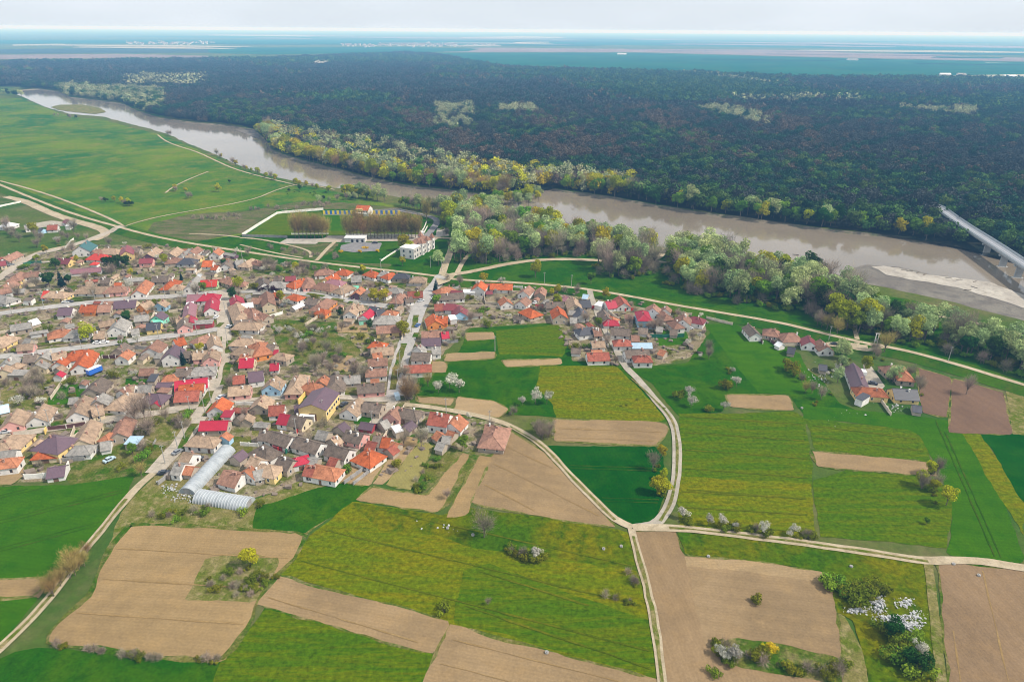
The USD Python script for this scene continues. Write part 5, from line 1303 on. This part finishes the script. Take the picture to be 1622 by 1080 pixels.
def instancer(name, protos, pos, idx, ang, scl, label, cat):
    pi = UsdGeom.PointInstancer.Define(stage, numbered(name)); path = str(pi.GetPath()); rel = pi.CreatePrototypesRel()
    for k, items in enumerate(protos):
        UsdGeom.Xform.Define(stage, f'{path}/kinds/kind_{k}')
        for nm, me, ma in items: usdkit.mesh(stage, f'{path}/kinds/kind_{k}/{nm}', me, ma)
        rel.AddTarget(f'{path}/kinds/kind_{k}')
    pi.CreatePositionsAttr(Vt.Vec3fArray.FromNumpy(np.asarray(pos, np.float32))); pi.CreateProtoIndicesAttr(Vt.IntArray.FromNumpy(np.asarray(idx, np.int32)))
    h = np.asarray(ang) / 2; q = np.zeros((len(h), 4), np.float32); q[:, 2] = np.sin(h); q[:, 3] = np.cos(h)
    pi.CreateOrientationsAttr(Vt.QuathArray([Gf.Quath(float(w), 0, 0, float(z)) for z, w in zip(q[:, 2], q[:, 3])])); pi.CreateScalesAttr(Vt.Vec3fArray.FromNumpy(np.asarray(scl, np.float32)))
    meta(pi.GetPrim(), label, cat, kind='stuff'); return pi
if rest:
    ks = sorted({t[0] for t in rest}); pr = []
    for kd in ks: tr, cr_ = tree_meshes(kd, 500 + sum(map(ord, kd))); pr.append([('trunk', tr, MT['bark']), ('crown', cr_, LEAF[KINDM[kd]])])
    instancer('thicket', pr, [(t[1], t[2], 0) for t in rest], [ks.index(t[0]) for t in rest], r.random(len(rest)) * 6.28, [(t[3],) * 3 for t in rest], 'remaining small trees and bushes of yards and hedges', 'trees')

pr = []
for kd in ('greenbush', 'bush', 'shrub'): tr, cr_ = tree_meshes(kd, 900 + len(kd)); pr.append([('stem', tr, MT['bark']), ('leaves', cr_, LEAF[KINDM[kd]])])
instancer('undergrowth', pr, [(*q, 0) for q, u in under], [0 if u < .5 else 1 if u < .75 else 2 for q, u in under], r.random(len(under)) * 6.28, [(.8 + .9 * u,) * 3 for q, u in under], 'undergrowth below the riverside trees', 'undergrowth')
# ------------------------------------------------------------------ forest beyond the river
def fur(r, n, W, H, size, lobes):
    ls = [((r.normal() * W * .35, r.normal() * W * .35, H * (.6 + .12 * r.normal())), W * (.5 + .2 * r.random())) for _ in range(lobes)]
    return crown(r, ls, n, size, r, flat=.8, shell=.5, aspect=1.4)
FORM = {'bare': leafmat('forest_bare', (.048, .052, .046), var=.3, trans=.05, hue=.012, scale=.2), 'brown': leafmat('forest_brown', (.10, .075, .052), var=.3, trans=.05, hue=.012, scale=.2), 'dark': leafmat('forest_dark_green', (.020, .054, .030), var=.3, trans=.1, scale=.2),
        'green': leafmat('forest_green', (.065, .12, .03), var=.3, trans=.15, scale=.2), 'pale': leafmat('forest_pale', (.27, .29, .15), var=.2, trans=.15, scale=.2), 'gold': leafmat('forest_yellow', (.46, .42, .02), var=.25, trans=.15, scale=.2)}
FK = list(FORM)
rf = np.random.default_rng(2024)
def fproto(kd, k): return [('crown', fur(rf, 190, 7.0, 14, .75, 4), FORM[kd])]
protos = [fproto(kd, k) for kd in FK for k in range(3)]
def cut(px): return Polygon(GX(P(px)))
forest_near = Polygon(np.vstack([GX(FAR_BANK[1:]), GX(P('1760,180 1400,178 1000,176 600,174 300,150 100,138 38,136'))])).buffer(0)
forest_near = forest_near.difference(shapely.union_all([river_wide.buffer(3), LineString(bp).buffer(10)]))
def kind_weights(px, py, p):
    n1 = meshkit.fbm(np.c_[p / 220.0, np.zeros(len(p))], 3, 5); n2 = meshkit.fbm(np.c_[p / 90.0, np.ones(len(p))], 3, 8)
    out = np.zeros(len(p), int); u = rf.random(len(p))
    for i in range(len(p)):
        x, y, a, b, c = px[i], py[i], n1[i], n2[i], u[i]
        if a < .46: k = 0 if c < .78 else 1 if c < .9 else 2
        elif a < .56: k = 0 if c < .4 else 2 if c < .75 else 3 if c < .9 else 1
        else: k = 2 if c < .45 else 3 if c < .62 else 0
        if b > .62: k = 3 if c < .35 else 2 if c < .8 else k
        # stands that show in the photograph
        if 690 < x < 750 and 165 < y < 212: k = 4 if c < .4 else k
        if 790 < x < 850 and 165 < y < 186: k = 4 if c < .6 else k
        if 1060 < x < 1215 and abs(y - (160 + (x - 1060) * .27)) < 7: k = 4 if c < .5 else k
        if 1400 < x < 1540 and abs(y - (170 + (x - 1400) * .12)) < 7: k = 4 if c < .4 else k
        if 200 < x < 320 and abs(y - (142 - (x - 200) * .12)) < 10: k = 4 if c < .6 else 3
        if 90 < x < 260 and 140 < y < 180: k = (4, 3, 2, 3)[int(c * 4)]
        if 690 < x < 1010 and 228 < y < 262: k = 1 if c < .75 else 0
        if 410 < x < 700 and y > 205 + (x - 410) * .16: k = (5, 4, 1, 3, 0)[int(c * 5)]
        if 700 <= x < 1000 and y > 258 + (x - 700) * .12: k = (5, 5, 3, 4, 1)[int(c * 5)]
        if x >= 1000 and y > 296 + (x - 1000) * .13: k = (3, 3, 2, 3, 3, 0)[int(c * 6)]
        if 330 < x < 420 and y > 165: k = (2, 3, 0)[int(c * 3)]
        if 600 < x < 1300 and 150 < y < 262:
            bnd = (x - 1.9 * (y - 150) + 26 * a) / 62; fr_ = bnd % 1
            if fr_ < .09: k = 2
            elif int(bnd) % 3 == 0 and k in (0, 2) and c < .75: k = 1
            elif int(bnd) % 3 == 1 and k != 4 and c < .45: k = 0
        lane = math.sin((x * .0052 + y * .021) * 6.28 + 1.2 * a); k = 2 if (k in (0, 1) and lane > .9 and y < 250) else k
        out[i] = k
    return out
pn = scatter(forest_near, 8.2, rf)
clear = shapely.union_all([cut('700,190 760,192 800,222 740,224'), ])
keep = ~(shapely.contains_xy(clear, pn[:, 0], pn[:, 1]) & (rf.random(len(pn)) < .8)); pn = pn[keep]
pj = np.array([project((*q, 0)) for q in pn]); on = (pj[:, 0] > -90) & (pj[:, 0] < 1712); pn, pj = pn[on], pj[on]
kk = kind_weights(pj[:, 0], pj[:, 1], pn)
sc = (.75 + .5 * rf.random(len(pn))) * np.where(kk == 4, 1.15, 1.0)
ins = instancer('forest', protos, np.c_[pn, np.zeros(len(pn))], kk * 3 + rf.integers(0, 3, len(pn)), rf.random(len(pn)) * 6.28, np.c_[sc, sc, sc * (.85 + .3 * rf.random(len(pn)))], 'dense mixed forest of bare and dark green trees beyond the river', 'forest')
print('near forest', len(pn), 'single', len(single), 'rest', len(rest))
forest_far = Polygon(GX(P('-100,140 38,136 100,138 300,150 600,174 1000,176 1400,178 1720,180 1720,130 1450,127 1250,126 1100,119 900,113 790,108 740,99 690,88 640,86 540,90 420,95 210,98 -100,103')))
def patch(kds, n):
    ms = {}
    for _ in range(n):
        kd = kds[rf.integers(len(kds))]; c = np.array([(rf.random() - .5) * 44, (rf.random() - .5) * 44, 0]); v, f = fur(rf, 34, 8.5, 14, 1.7, 3); ms.setdefault(kd, []).append((v * (.8 + .4 * rf.random()) + c, f))
    return [('crowns_' + k, join(m), FORM[k]) for k, m in ms.items()]
pp = [patch(('bare', 'bare', 'dark'), 26), patch(('bare', 'brown', 'dark', 'bare'), 26), patch(('dark', 'dark', 'green'), 26), patch(('dark', 'bare', 'green'), 26), patch(('pale', 'dark', 'bare'), 26), patch(('bare',), 26)]
pf = scatter(forest_far, 36, rf); pj = np.array([project((*q, 0)) for q in pf]); nn1 = meshkit.fbm(np.c_[pf / 500.0, np.zeros(len(pf))], 4, 15) + .1 * (rf.random(len(pf)) - .5)
ki = np.digitize(nn1, [.38, .44, .50, .56, .60]); ki = np.array([0, 5, 1, 3, 2, 3])[ki]
pale = ((pj[:, 0] > 200) & (pj[:, 0] < 320) & (np.abs(pj[:, 1] - 132) < 8)) | ((pj[:, 0] > 1080) & (pj[:, 0] < 1230) & (np.abs(pj[:, 1] - 118 - (pj[:, 0] - 1080) * .13) < 1.5)) | ((pj[:, 0] > 1150) & (pj[:, 0] < 1380) & (np.abs(pj[:, 1] - 163) < 6) & (rf.random(len(pf)) < .35))
ki[pale] = 4
instancer('far_forest', pp, np.c_[pf, np.zeros(len(pf))], ki, rf.integers(0, 4, len(pf)) * 1.5708 + .3 * rf.random(len(pf)), np.c_[np.ones(len(pf)), np.ones(len(pf)), .8 + .5 * rf.random(len(pf))], 'distant dark forest fading blue towards the horizon', 'forest')
print('far forest', len(pf))

# ------------------------------------------------------------------ walls, fences, poles, cars and small things
def fence(pts, h, mat, label, th=.22, name='fence', every=None):
    p = resample(np.array([G(*q)[:2] for q in (P(pts) if isinstance(pts, str) else pts)]), 5.0) if not isinstance(pts, np.ndarray) else pts
    c = p.mean(0); t = thing(name, label, 'fence' if 'fence' in name else 'wall', (*c, 0)); ms, caps = [], []
    for a, b in zip(p[:-1], p[1:]):
        d = b - a; L = float(np.linalg.norm(d)); rz = math.atan2(d[1], d[0]); mid = (a + b) / 2 - c; z = float(gh((a + b)[None] / 2)[0])
        part('panel', boxm(L - .14, th, h * (.96 + .06 * R.random()) + .3, (*mid, z - .3), rz), mat, t)
    for a in p:
        caps.append(boxm(.32, .32, h + .35, (*(a - c), float(gh(a[None])[0]) - .2), 0))
        part('post', caps[-1], mat if mat is not MT['fence_dark'] else MT['fence_white'], t)
    return t
for s, h, k, lb in [
 ('384,374 412,356 440,339 475,336 512,333', 2.2, 'fence_white', 'long white wall around the far left of the sports ground'), ('384,375 420,376 455,377', 2.0, 'fence_grey', 'pale grey wall at the near left of the sports ground'), ('588,335 632,333 660,339 676,345', 1.6, 'fence_grey', 'grey wall behind the right end of the pitch'),
 ('462,372 520,371.5', 1.3, 'fence_white', 'short white fence behind the left poplar row'), ('548,372 600,373 656,374 668,374', 1.3, 'fence_white', 'long white fence behind the right poplar row'), ('664,374 672,362 676,352', 1.4, 'fence_white', 'white wall climbing beside the asphalt drive'), ('677,360 672,369 669,375', 1.4, 'fence_white', 'short white wall inside the drive bend'),
 ('0,328 18,324 33,321', 1.5, 'fence_white', 'thin white wall at the left edge below the dyke'), ('38,421 44,418 66,417.5', 2.0, 'fence_green', 'dark green fence around the walled lawn'), ('76,682 100,680 120,677 137,674', 1.9, 'fence_dark', 'dark panel fence with white posts before the purple villa'), ('40,759 70,757 104,752 110,738', 2.2, 'fence_white', 'white wall closing the villa plot at the wheat field'),
 ('96,734 110,705 119,681', 2.0, 'fence_beige', 'beige wall beside the long bright lawn'), ('58,606 70,583 82,560', 2.2, 'fence_beige', 'beige wall beside the two grey-roofed houses'), ('81,633 92,617 102,603', 1.6, 'fence_beige', 'thin beige wall beside the bright green yard'), ('441,716 448,707 455,698', 2.2, 'fence_red', 'bright red fence on the lane below the yellow hall'), ('453,719 460,711 467,703', 2.0, 'fence_green', 'green fence across the lane from the red one'),
 ('470,688 474,683', 2.0, 'fence_red', 'small red gate at the lane by the brown houses'), ('446,632 465,629 482,627', 1.8, 'fence_grey', 'grey panel fence left of the yellow hall'), ('473,641 480,633 486,626', 2.6, 'fence_yellow', 'yellow wall beside the yellow hall'), ('848,487 864,487', 1.9, 'fence_red', 'dark red fence left of the orange gabled houses'), ('922,489 941,489', 1.9, 'fence_red', 'dark red fence before the slate roof'), ('976,492 990,493 1003,492', 1.8, 'fence_red', 'dark red fence right of the crimson house'),
 ('1030,535 1056,535 1083,534', 2.0, 'fence_green', 'green netting fence across the back plot'), ('1119,505 1140,510 1160,515', 1.6, 'fence_beige', 'pale wall at the village end below the dyke'), ('1184,516 1196,530 1208,545', 1.8, 'fence_dark', 'dark fence running down beside the long white shed'), ('1215,535 1222,543 1230,549', 1.8, 'fence_dark', 'dark fence between two dyke house plots'), ('34,668 44,666', 2.4, 'fence_yellow', 'small yellow-orange wall and gate on the lower west lane'),
 ('72,688 74,683', 2.0, 'fence_yellow', 'short yellow wall beside the villa'), ('38,484 48,482', 1.8, 'fence_dark', 'brown gate between two street houses'), ('100,474 112,473', 1.8, 'fence_dark', 'dark gate right of the red and tan house'), ('247,698 240,710', .9, 'fence_grey', 'low grey fence beside the lane plot'), ('104,394 112,384 117,380', 1.5, 'fence_white', 'thin white fence slanting on the far west green'), ('604,414 614,407 633,395', 1.2, 'fence_white', 'white fence slanting on the green before the mansion'),
 ('306,516 322,514 338,513', 1.8, 'fence_dark', 'dark fence at the corner of the dusty street'), ('640,647 622,675 604,700', 1.6, 'fence_beige', 'beige wall along the narrow lane'), ('560,768 590,745 612,722 626,706', 1.5, 'fence_grey', 'thin grey fence along the garden strips'), ('643,520 636,540', 1.4, 'fence_beige', 'beige wall on the paved cross street'), ('578,720 600,722 606,712', 1.5, 'fence_grey', 'grey fence in front of the bright orange hipped house'),
 ('720,486 760,487 800,488', 1.5, 'fence_beige', 'beige wall behind the crossroads plots'), ('766,466 768,482 800,484', 1.6, 'fence_beige', 'wall of the paved yard right of the crossroads'), ('801,457 815,457 828,458', 1.5, 'fence_white', 'white wall at the top left of the lane cluster')]:
    fence(s, h, MT[k], lb, name='fence' if k in ('fence_red', 'fence_green', 'fence_grey', 'fence_dark') else 'boundary_wall')
# plot walls that run on from the house fronts
rw = random.Random(5); ALLB = shapely.union_all([f.buffer(-.3) for f in FOOT]); fw_groups = []
for r_ in recs:
    if r_['shed'] or r_['t'] == 'f' or rw.random() < .35: continue
    a, b = r_['a'][:2], r_['b'][:2]; d = (b - a) / max(np.linalg.norm(b - a), 1e-6); n2 = np.array([-d[1], d[0]]); ln = 7 + 6 * rw.random(); s = rw.choice((-1, 1))
    st = (b if rw.random() < .5 else a) + n2 * s * (r_['W'] / 2 + .3); en = st + (n2 * s if rw.random() < .5 else d * rw.choice((-1, 1))) * ln
    sg = LineString([st, en])
    if sg.intersection(ALLB).length > .8 or sg.intersects(ROADG): continue
    k = rw.choice(('fence_white', 'fence_beige', 'fence_beige', 'fence_grey', 'fence_dark', 'fence_grey')); word = {'fence_white': 'whitewashed', 'fence_beige': 'beige plaster', 'fence_grey': 'grey board', 'fence_dark': 'dark red-brown'}[k]
    zn = zone_of(r_['x'], r_['y'])
    t = fence(resample(np.array([st, en]), 3.2), 1.7, MT[k], f"{word} yard wall of the {ROOFN[r_['roof']]}-roofed house, {zn}", name='yard_wall'); fw_groups.append(t)
labs = {}
for t in fw_groups: labs.setdefault(t.GetCustomDataByKey('label'), []).append(t)
for k, ts in labs.items():
    if len(ts) > 1:
        for i_, t in enumerate(ts): t.SetCustomDataByKey('group', k.replace('wall of', 'walls of').replace('house', 'houses')[:90])

def pole(px, py, label, h=8.5):
    g_ = G(px, py); t = thing('utility_pole', label, 'pole', (g_[0], g_[1], float(gh(g_[None, :2])[0])), R.random() * .6, 'concrete utility poles of the village')
    part('post', tube((0, 0, -.3), (0, 0, h), .19, .11, 7), MT['post'], t); part('crossarm', boxm(1.5, .12, .12, (0, .12, h - .7)), MT['post'], t)
    for x in (-.6, 0, .6): part('insulator', tube((x, .12, h - .579), (x, .12, h - .35), .06, .04, 6), MT['fence_white'], t)
    part('lamp_arm', tube((0, 0, h - 1.6), (0, -1.3, h - 1.1), .05, .04, 5), MT['post'], t)
PZ = {}
for px, py in P('19,497 70,488 152,481 206,475 262,472 338,466 420,462 470,468 545,477 628,489 384,411 604,432 862,455 302,654 293,695 335,640 490,623 446,630 358,500 361,545 345,600 325,655 282,712 262,735 707,658 776,678 784,556 652,527 634,580 631,610 80,676 160,668 240,658 60,562 130,553 196,543 252,536 312,528 962,530 985,575 1312,541 512,660 470,690 566,702 590,678 700,430 682,424 1500,578 905,459'):
    zn = zone_of(px, py); PZ.setdefault(zn, []).append((px, py))
for zn, ps in PZ.items():
    for i_, (px, py) in enumerate(sorted(ps)): pole(px, py, f'slim concrete utility pole {zn}' if len(ps) == 1 else f'{ORD[i_]} slim concrete utility pole from left, {zn}')
g_ = G(1384, 556); t = thing('transformer_mast', 'white two-legged transformer mast at the farm entrance below the dyke', 'mast', g_)
for x in (-.7, .7): part('leg', boxm(.3, .3, 10, (x, 0, -.3)), MT['fence_white'], t)
part('transformer', boxm(1.0, .8, 1.3, (0, 0, 5.5)), MT['fence_grey'], t); part('beam', boxm(2.4, .2, .25, (0, 0, 9.75)), MT['fence_white'], t)

CARP = {}
def paint(name, c):
    if name not in CARP: CARP[name] = M('car_paint_' + name, {'p': ('principled_bsdf', {'base_color': c, 'roughness': .3, 'coat_weight': .5})}, [])
    return CARP[name]
PAINTC = {'white': (.75, .75, .74), 'silver': (.5, .52, .54), 'dark': (.03, .035, .045), 'blue': (.05, .13, .35), 'red': (.45, .03, .03), 'pale_blue': (.4, .52, .6), 'grey': (.2, .21, .22)}
def car(px, py, deg, col, label, van=False):
    g_ = G(px, py); t = thing('delivery_van' if van else 'parked_car', label, 'van' if van else 'car', (g_[0], g_[1], .25), math.radians(deg)); L, W = (5.4, 2.0) if van else (4.3, 1.76); H = 2.3 if van else 1.45
    x = L / 2; prof = [(-x, .35), (-x, .9), (-x + .1, H if van else 1.0), (x * (.45 if van else -1 + .1), H if van else 1.0), (x * .72, 1.15) if van else (x * .55, .98), (x, .8), (x, .35)]
    body = trimesh.creation.extrude_polygon(Polygon([(-x, .3), (-x, .95), (-x + .08, H if van else 1.02), (x * .5, H if van else 1.0), (x * .72, 1.2 if van else .95), (x, .85 if van else .72), (x, .3)]), W, engine='earcut')
    body.apply_transform(trimesh.transformations.rotation_matrix(math.pi / 2, [1, 0, 0])); body.apply_translation([0, W / 2, 0]); part('body', (np.array(body.vertices), np.array(body.faces)), paint(col, PAINTC[col]), t)
    if not van:
        v, f = boxm(2.3, W - .16, .46, (-.35, 0, 1.0)); v[v[:, 2] > 1.2] *= [.72, .86, 1]; cb = part('cabin', (v, f), MT['pane'], t); part('roof', boxm(1.55, W - .36, .04, (-.28, 0, 1.462)), paint(col, PAINTC[col]), t)
    else: part('windscreen', boxm(.06, W - .3, .75, (x * .62, 0, 1.35)), MT['pane'], t)
    for sx in (-1, 1):
        for sy in (-1, 1): part('wheel', tube((sx * L * .31, sy * (W / 2 - .2), .31), (sx * L * .31, sy * (W / 2 + .02), .31), .31, .31, 10), MT['tyre'], t)
for a in [(105, 480, 8, 'white', 'white car on the verge before the cream house'), (111, 479.5, 8, 'dark', 'dark car beside a white one on the main street verge'), (18, 421, 55, 'grey', 'grey car driving on the far west street'), (155, 545, 10, 'white', 'white car parked left on the upper west street'), (166, 544, 12, 'white', 'white car parked right of another on the upper west street'),
          (344, 495, 80, 'red', 'red car beside the crimson courtyard block'), (343, 504, 82, 'white', 'white car below the red one on the dusty street'), (363, 519, 80, 'silver', 'silver car on the right of the dusty street'), (687, 474, 60, 'white', 'white car at the left of the long columned house'), (688, 471, 70, 'dark', 'dark car behind the white one by the columned house'), (667, 478, 40, 'silver', 'small pale car in the middle of the crossroads'),
          (662, 517, 70, 'blue', 'blue car on the cross street below the crossroads'), (634, 589, 82, 'dark', 'dark car parked before the long red-brown house'), (261, 751, 10, 'dark', 'black car at the end of the lane by the tunnels'), (314, 729, 20, 'dark', 'black covered car in the yard beside the tunnel'), (282, 718, 60, 'grey', 'grey car half hidden beside the lane'), (174, 730, 60, 'pale_blue', 'pale car standing in the grass by the shrubs'), (1382, 609, -20, 'dark', 'black car in the concrete farmyard'), (1322, 547, -10, 'dark', 'dark car on the dirt loop by the dyke'),
          (545, 642, 60, 'dark', 'dark blue car in the yard right of the yellow hall'), (528, 648, 10, 'dark', 'black car nearer the yellow hall wall'), (848, 481, 60, 'white', 'white car in the yard behind the dark red fence'), (594, 386, 10, 'dark', 'dark car on the dark asphalt yard'), (351, 631, 60, 'silver', 'silver car at the lower junction'), (1092, 522, 20, 'silver', 'silver car behind the last white gabled house'), (10, 686, 15, 'silver', 'pale car at the left edge of the lower west lane'), (1362, 546, -25, 'silver', 'pale car on the dyke road')]: car(*a)
car(629, 631, 110, 'pale_blue', 'pale blue van at the mouth of the narrow lane', True); car(1366, 593, 80, 'white', 'white van in the concrete farmyard', True)
g_ = G(151, 592); t = thing('box_truck', 'blue box trailer with white roof on the back plot', 'truck', g_, math.radians(62))
part('cargo_box', boxm(6.5, 2.5, 2.4, (0, 0, .9)), paint('blue2', (.03, .13, .5)), t); part('roof', boxm(6.5, 2.5, .1, (0, 0, 3.302)), MT['fence_white'], t)
for x in (-2.2, -1.2, 2.4):
    for y in (-1, 1): part('wheel', tube((x, y * 1.02, .45), (x, y * 1.26, .45), .45, .45, 10), MT['tyre'], t)
part('chassis', boxm(6.6, .9, .25, (0, 0, .645)), MT['tyre'], t)

# painted stand panels behind the pitch
def stand(px0, px1, py, n, first, label):
    a, b = G(px0, py), G(px1, py); d = (b - a)[:2]; L = float(np.linalg.norm(d)); rz = math.atan2(d[1], d[0]); c = (a + b)[:2] / 2; t = thing('stand_wall', label, 'wall', (*c, 0), rz); w = L / n
    for k in range(n): part('panel', boxm(w - .05, .4, 3.6, (-L / 2 + (k + .5) * w, 0, -.1)), STR[(k + first) % 2], t)
    part('bench', boxm(L, 1.2, .5, (0, -1.6, .0)), MT['fence_grey'], t)
STR = [plain('yellow_panel', (.75, .55, .05), .6), plain('blue_panel', (.04, .16, .45), .6)]
stand(512, 559, 340, 13, 0, 'yellow and blue striped stand wall left of the clubhouse'); stand(591, 634, 340, 11, 0, 'yellow and blue striped stand wall right of the clubhouse')
for k, (x0, y0) in enumerate(((502, 353), (652, 353))):
    g_ = G(x0, y0); t = thing('goal', ['white goal at the left end of the pitch', 'white goal at the right end of the pitch'][k], 'goal', g_, math.pi / 2)
    for x in (-3.66, 3.66): part('post', tube((x, 0, 0), (x, 0, 2.44), .06, .06, 6), MT['fence_white'], t)
    part('crossbar', tube((-3.66, 0, 2.5), (3.66, 0, 2.5), .06, .06, 6), MT['fence_white'], t)
g_ = G(668, 373); t = thing('gatehouse', 'small white gate kiosk at the corner of the sports ground', 'kiosk', g_, .3)
part('wall', boxm(3.2, 3.2, 3.0), WALL['w'], t); part('roof', roof_mesh(3.2, 3.2, 3.0, 4.2, 'h'), ROOF['w'], t)

# rubbish heaps, litter, yard clutter
CLUT = M('litter', {'g': ('geometry', {}), 'r': ('rgb_ramp', {'interpolate': False, 'ramp': [(0, (.40, .40, .40)), (.22, (.26, .26, .27)), (.38, (.14, .11, .085)), (.58, (.32, .29, .25)), (.72, (.16, .24, .36)), (.78, (.45, .12, .1)), (.84, (.5, .49, .47)), (.95, (.12, .12, .12))]}), 'p': ('principled_bsdf', {'roughness': .7})}, [('g.random_per_island', 'r.fac'), ('r.color', 'p.base_color')])
YARDM = M('yard_clutter', {'g': ('geometry', {}), 'r': ('rgb_ramp', {'interpolate': False, 'ramp': [(0, (.17, .13, .10)), (.25, (.30, .24, .18)), (.45, (.09, .08, .075)), (.6, (.36, .33, .30)), (.75, (.22, .12, .08)), (.84, (.58, .56, .53)), (.92, (.10, .20, .28)), (.95, (.40, .08, .07)), (.97, (.5, .45, .35))]}), 'p': ('principled_bsdf', {'roughness': .85})}, [('g.random_per_island', 'r.fac'), ('r.color', 'p.base_color')])
def bits(pts, lo, hi, r, hh=.6):
    ms = []
    for q in pts:
        s = lo + (hi - lo) * r.random() ** 2; v, f = boxm(s, s * (.4 + .6 * r.random()), s * hh * (.4 + .8 * r.random()), (0, 0, 0), r.random() * 6.28); v = v + r.normal(size=v.shape) * s * .10; ms.append((v + [q[0], q[1], (q[2] if len(q) > 2 else 0) + .06], f))
    return join(ms)
rc = np.random.default_rng(31)
def blob(c, sx, sy, n, up_=0): c = np.array(c); q = np.array([G(*(c + rc.normal(size=2) * [sx, sy]))[:2] for _ in range(n)]); return np.c_[q, rc.random(n) * up_]
heap = np.vstack([blob((1358, 968), 8, 2.5, 200, .5), blob((1390, 960), 6, 7, 330, .8), blob((1415, 982), 11, 3, 430, .9), blob((1440, 992), 9, 3, 330, .8), blob((1432, 956), 8, 4, 120, .3), blob((1450, 975), 8, 5, 90, .2)])
stuff('rubbish_heap', bits(heap, .12, .6, rc), CLUT, 'long heap of pale rubbish dumped among bushes at lower right', 'rubbish')
stuff('litter', bits(np.vstack([blob((300, 788), 14, 5, 90, .2), blob((270, 775), 9, 4, 60, .2), blob((1298, 600), 10, 8, 60, .2), blob((1420, 645), 9, 4, 50, .3), blob((690, 835), 30, 8, 10, .1), blob((1345, 655), 30, 10, 10, .1)]), .15, .7, rc), CLUT, 'scattered white litter around the tunnels and the farm', 'litter')
yc = scatter(village_world, 3.6, rc, avoid=shapely.union_all([BUILT, ROADG])); GARD = shapely.union_all([Polygon(GX(P(s))) for s in ('425,505 540,512 560,540 575,560 430,580 440,545', '205,662 306,652 245,740 110,775 105,745', '680,700 735,715 660,790 640,780', '250,760 400,792 560,795 400,840 205,832', '400,425 520,424 500,440 400,440', '95,724 118,680 133,684 108,728')])
yc = yc[~shapely.contains_xy(GARD, yc[:, 0], yc[:, 1])]; yc = yc[rc.random(len(yc)) < .62]
stuff('yard_clutter', bits(np.c_[yc, np.zeros(len(yc))], .5, 3.0, rc, .55), YARDM, 'sheds, woodpiles and odds and ends filling the village yards', 'clutter')
print('yard', len(yc))
# old concrete rings and stones lying in the meadows
ringm = trimesh.creation.annulus(.3, .5, .5); ringm.apply_translation([0, 0, .25]); RV = (np.array(ringm.vertices), np.array(ringm.faces))
for k, (px, py, lb) in enumerate([(956, 870, 'pale concrete ring left of another near the field fork'), (984, 866, 'pale concrete ring right of another near the field fork'), (749, 848, 'concrete ring below the lone bare tree'), (709, 837, 'concrete ring left of the lone bare tree'), (1122, 882, 'concrete ring at the edge of the dirt road strip'), (1348, 898, 'concrete ring above the olive thicket'), (1510, 894, 'concrete ring at the corner of the brown field'), (1550, 912, 'concrete ring inside the brown field'), (866, 1034, 'small pale ring at the ploughed field edge'), (1270, 647, 'concrete ring beside the small ploughed strip')]):
    t = thing('well_ring', lb, 'ring', (*G(px, py)[:2], .1), k * .7); part('ring', RV, MT['post'], t); part('lid', boxm(.6, .3, .08, (.1, 0, .503)), MT['fence_grey'], t)
for k, (px, py) in enumerate(P('1416,424 1432,428 1440,430 1455,433 1465,436 1502,441 1520,444 1545,447 1543,456 1532,460 1260,404 1295,410')):
    g_ = G(px, py, WZ); t = thing('driftwood', f'{ORD[k]} dark driftwood log from left along the sand bar', 'log', (*g_[:2], WZ + .35), R.random() * 3)
    part('trunk', tube((-2.2, 0, 0), (2.2, .3, .1), .32, .16, 7), MT['bark'], t); part('branch', tube((.2, 0, .1), (1.2, 1.4, .6), .13, .05, 5), MT['bark'], t)

# ------------------------------------------------------------------ far town and barns
ms_w, ms_r = [], []
for _ in range(330):
    px = rc.choice([rc.uniform(630, 790), rc.uniform(640, 720), rc.uniform(200, 340), rc.uniform(540, 640)]); g_ = G(px, 72 + rc.normal() * 1.2 - (px < 400) * 3)
    L, W, H = rc.uniform(10, 30), rc.uniform(9, 16), rc.uniform(5, 11); v, f = boxm(L, W, H, (g_[0], g_[1], 0), rc.random() * 3); ms_w.append((v, f)); v2, f2 = boxm(L + 1, W + 1, 2.2, (g_[0], g_[1], H + .01), 0); ms_r.append((v2, f2))
for _ in range(26):
    g_ = G(rc.uniform(716, 800), 73.5 + rc.normal() * .3); ms_w.append(boxm(rc.uniform(40, 90), 25, 10, (g_[0], g_[1], 0), 0))
stuff('far_town', join(ms_w), WALL['w'], 'pale town on the horizon left of centre', 'town'); stuff('far_town_roofs', join(ms_r), ROOF['p'], 'faint reddish roofs of the far town', 'town')
for k, (px, py, L) in enumerate(((1496, 120.5, 40), (1522, 120.5, 30), (1598, 123.5, 45), (1350, 96, 60), (985, 87, 60))):
    g_ = G(px, py); t = thing('far_barn', ['leftmost white barn on the pale far field', 'second white barn on the pale far field', 'rightmost white barn on the pale far field', 'tiny pale barn on the far right cropland', 'tiny pale barn on the far middle cropland'][k], 'barn', (*g_[:2], 0))
    part('wall', prism_walls(L, 18, 6, 10, 'g'), WALL['w'], t); part('roof', roof_mesh(L, 18, 6, 10, 'g'), ROOF['w' if k % 2 == 0 else 'g'], t)
structure('pond', sheet_poly(ragged(GX(P('498,103 505,100 518,99.5 523,103 512,106 500,106'), .8), 3, 12), 16.0), MT['sand'], 'small pale clearing in the far forest')

# ------------------------------------------------------------------ air
hz = part('haze', boxm(86000, 46000, 163, (0, 22400, -4)), M('haze', {'v': ('principled_volume', {'color': HAZE_COLOR, 'density': HAZE_DENSITY, 'anisotropy': 0.0, 'absorption_color': (1.0, 1.0, 1.0)})}, [], surface=None, volume='v.volume'))
meta(hz, 'thin blue haze over the whole plain', 'haze', kind='stuff')
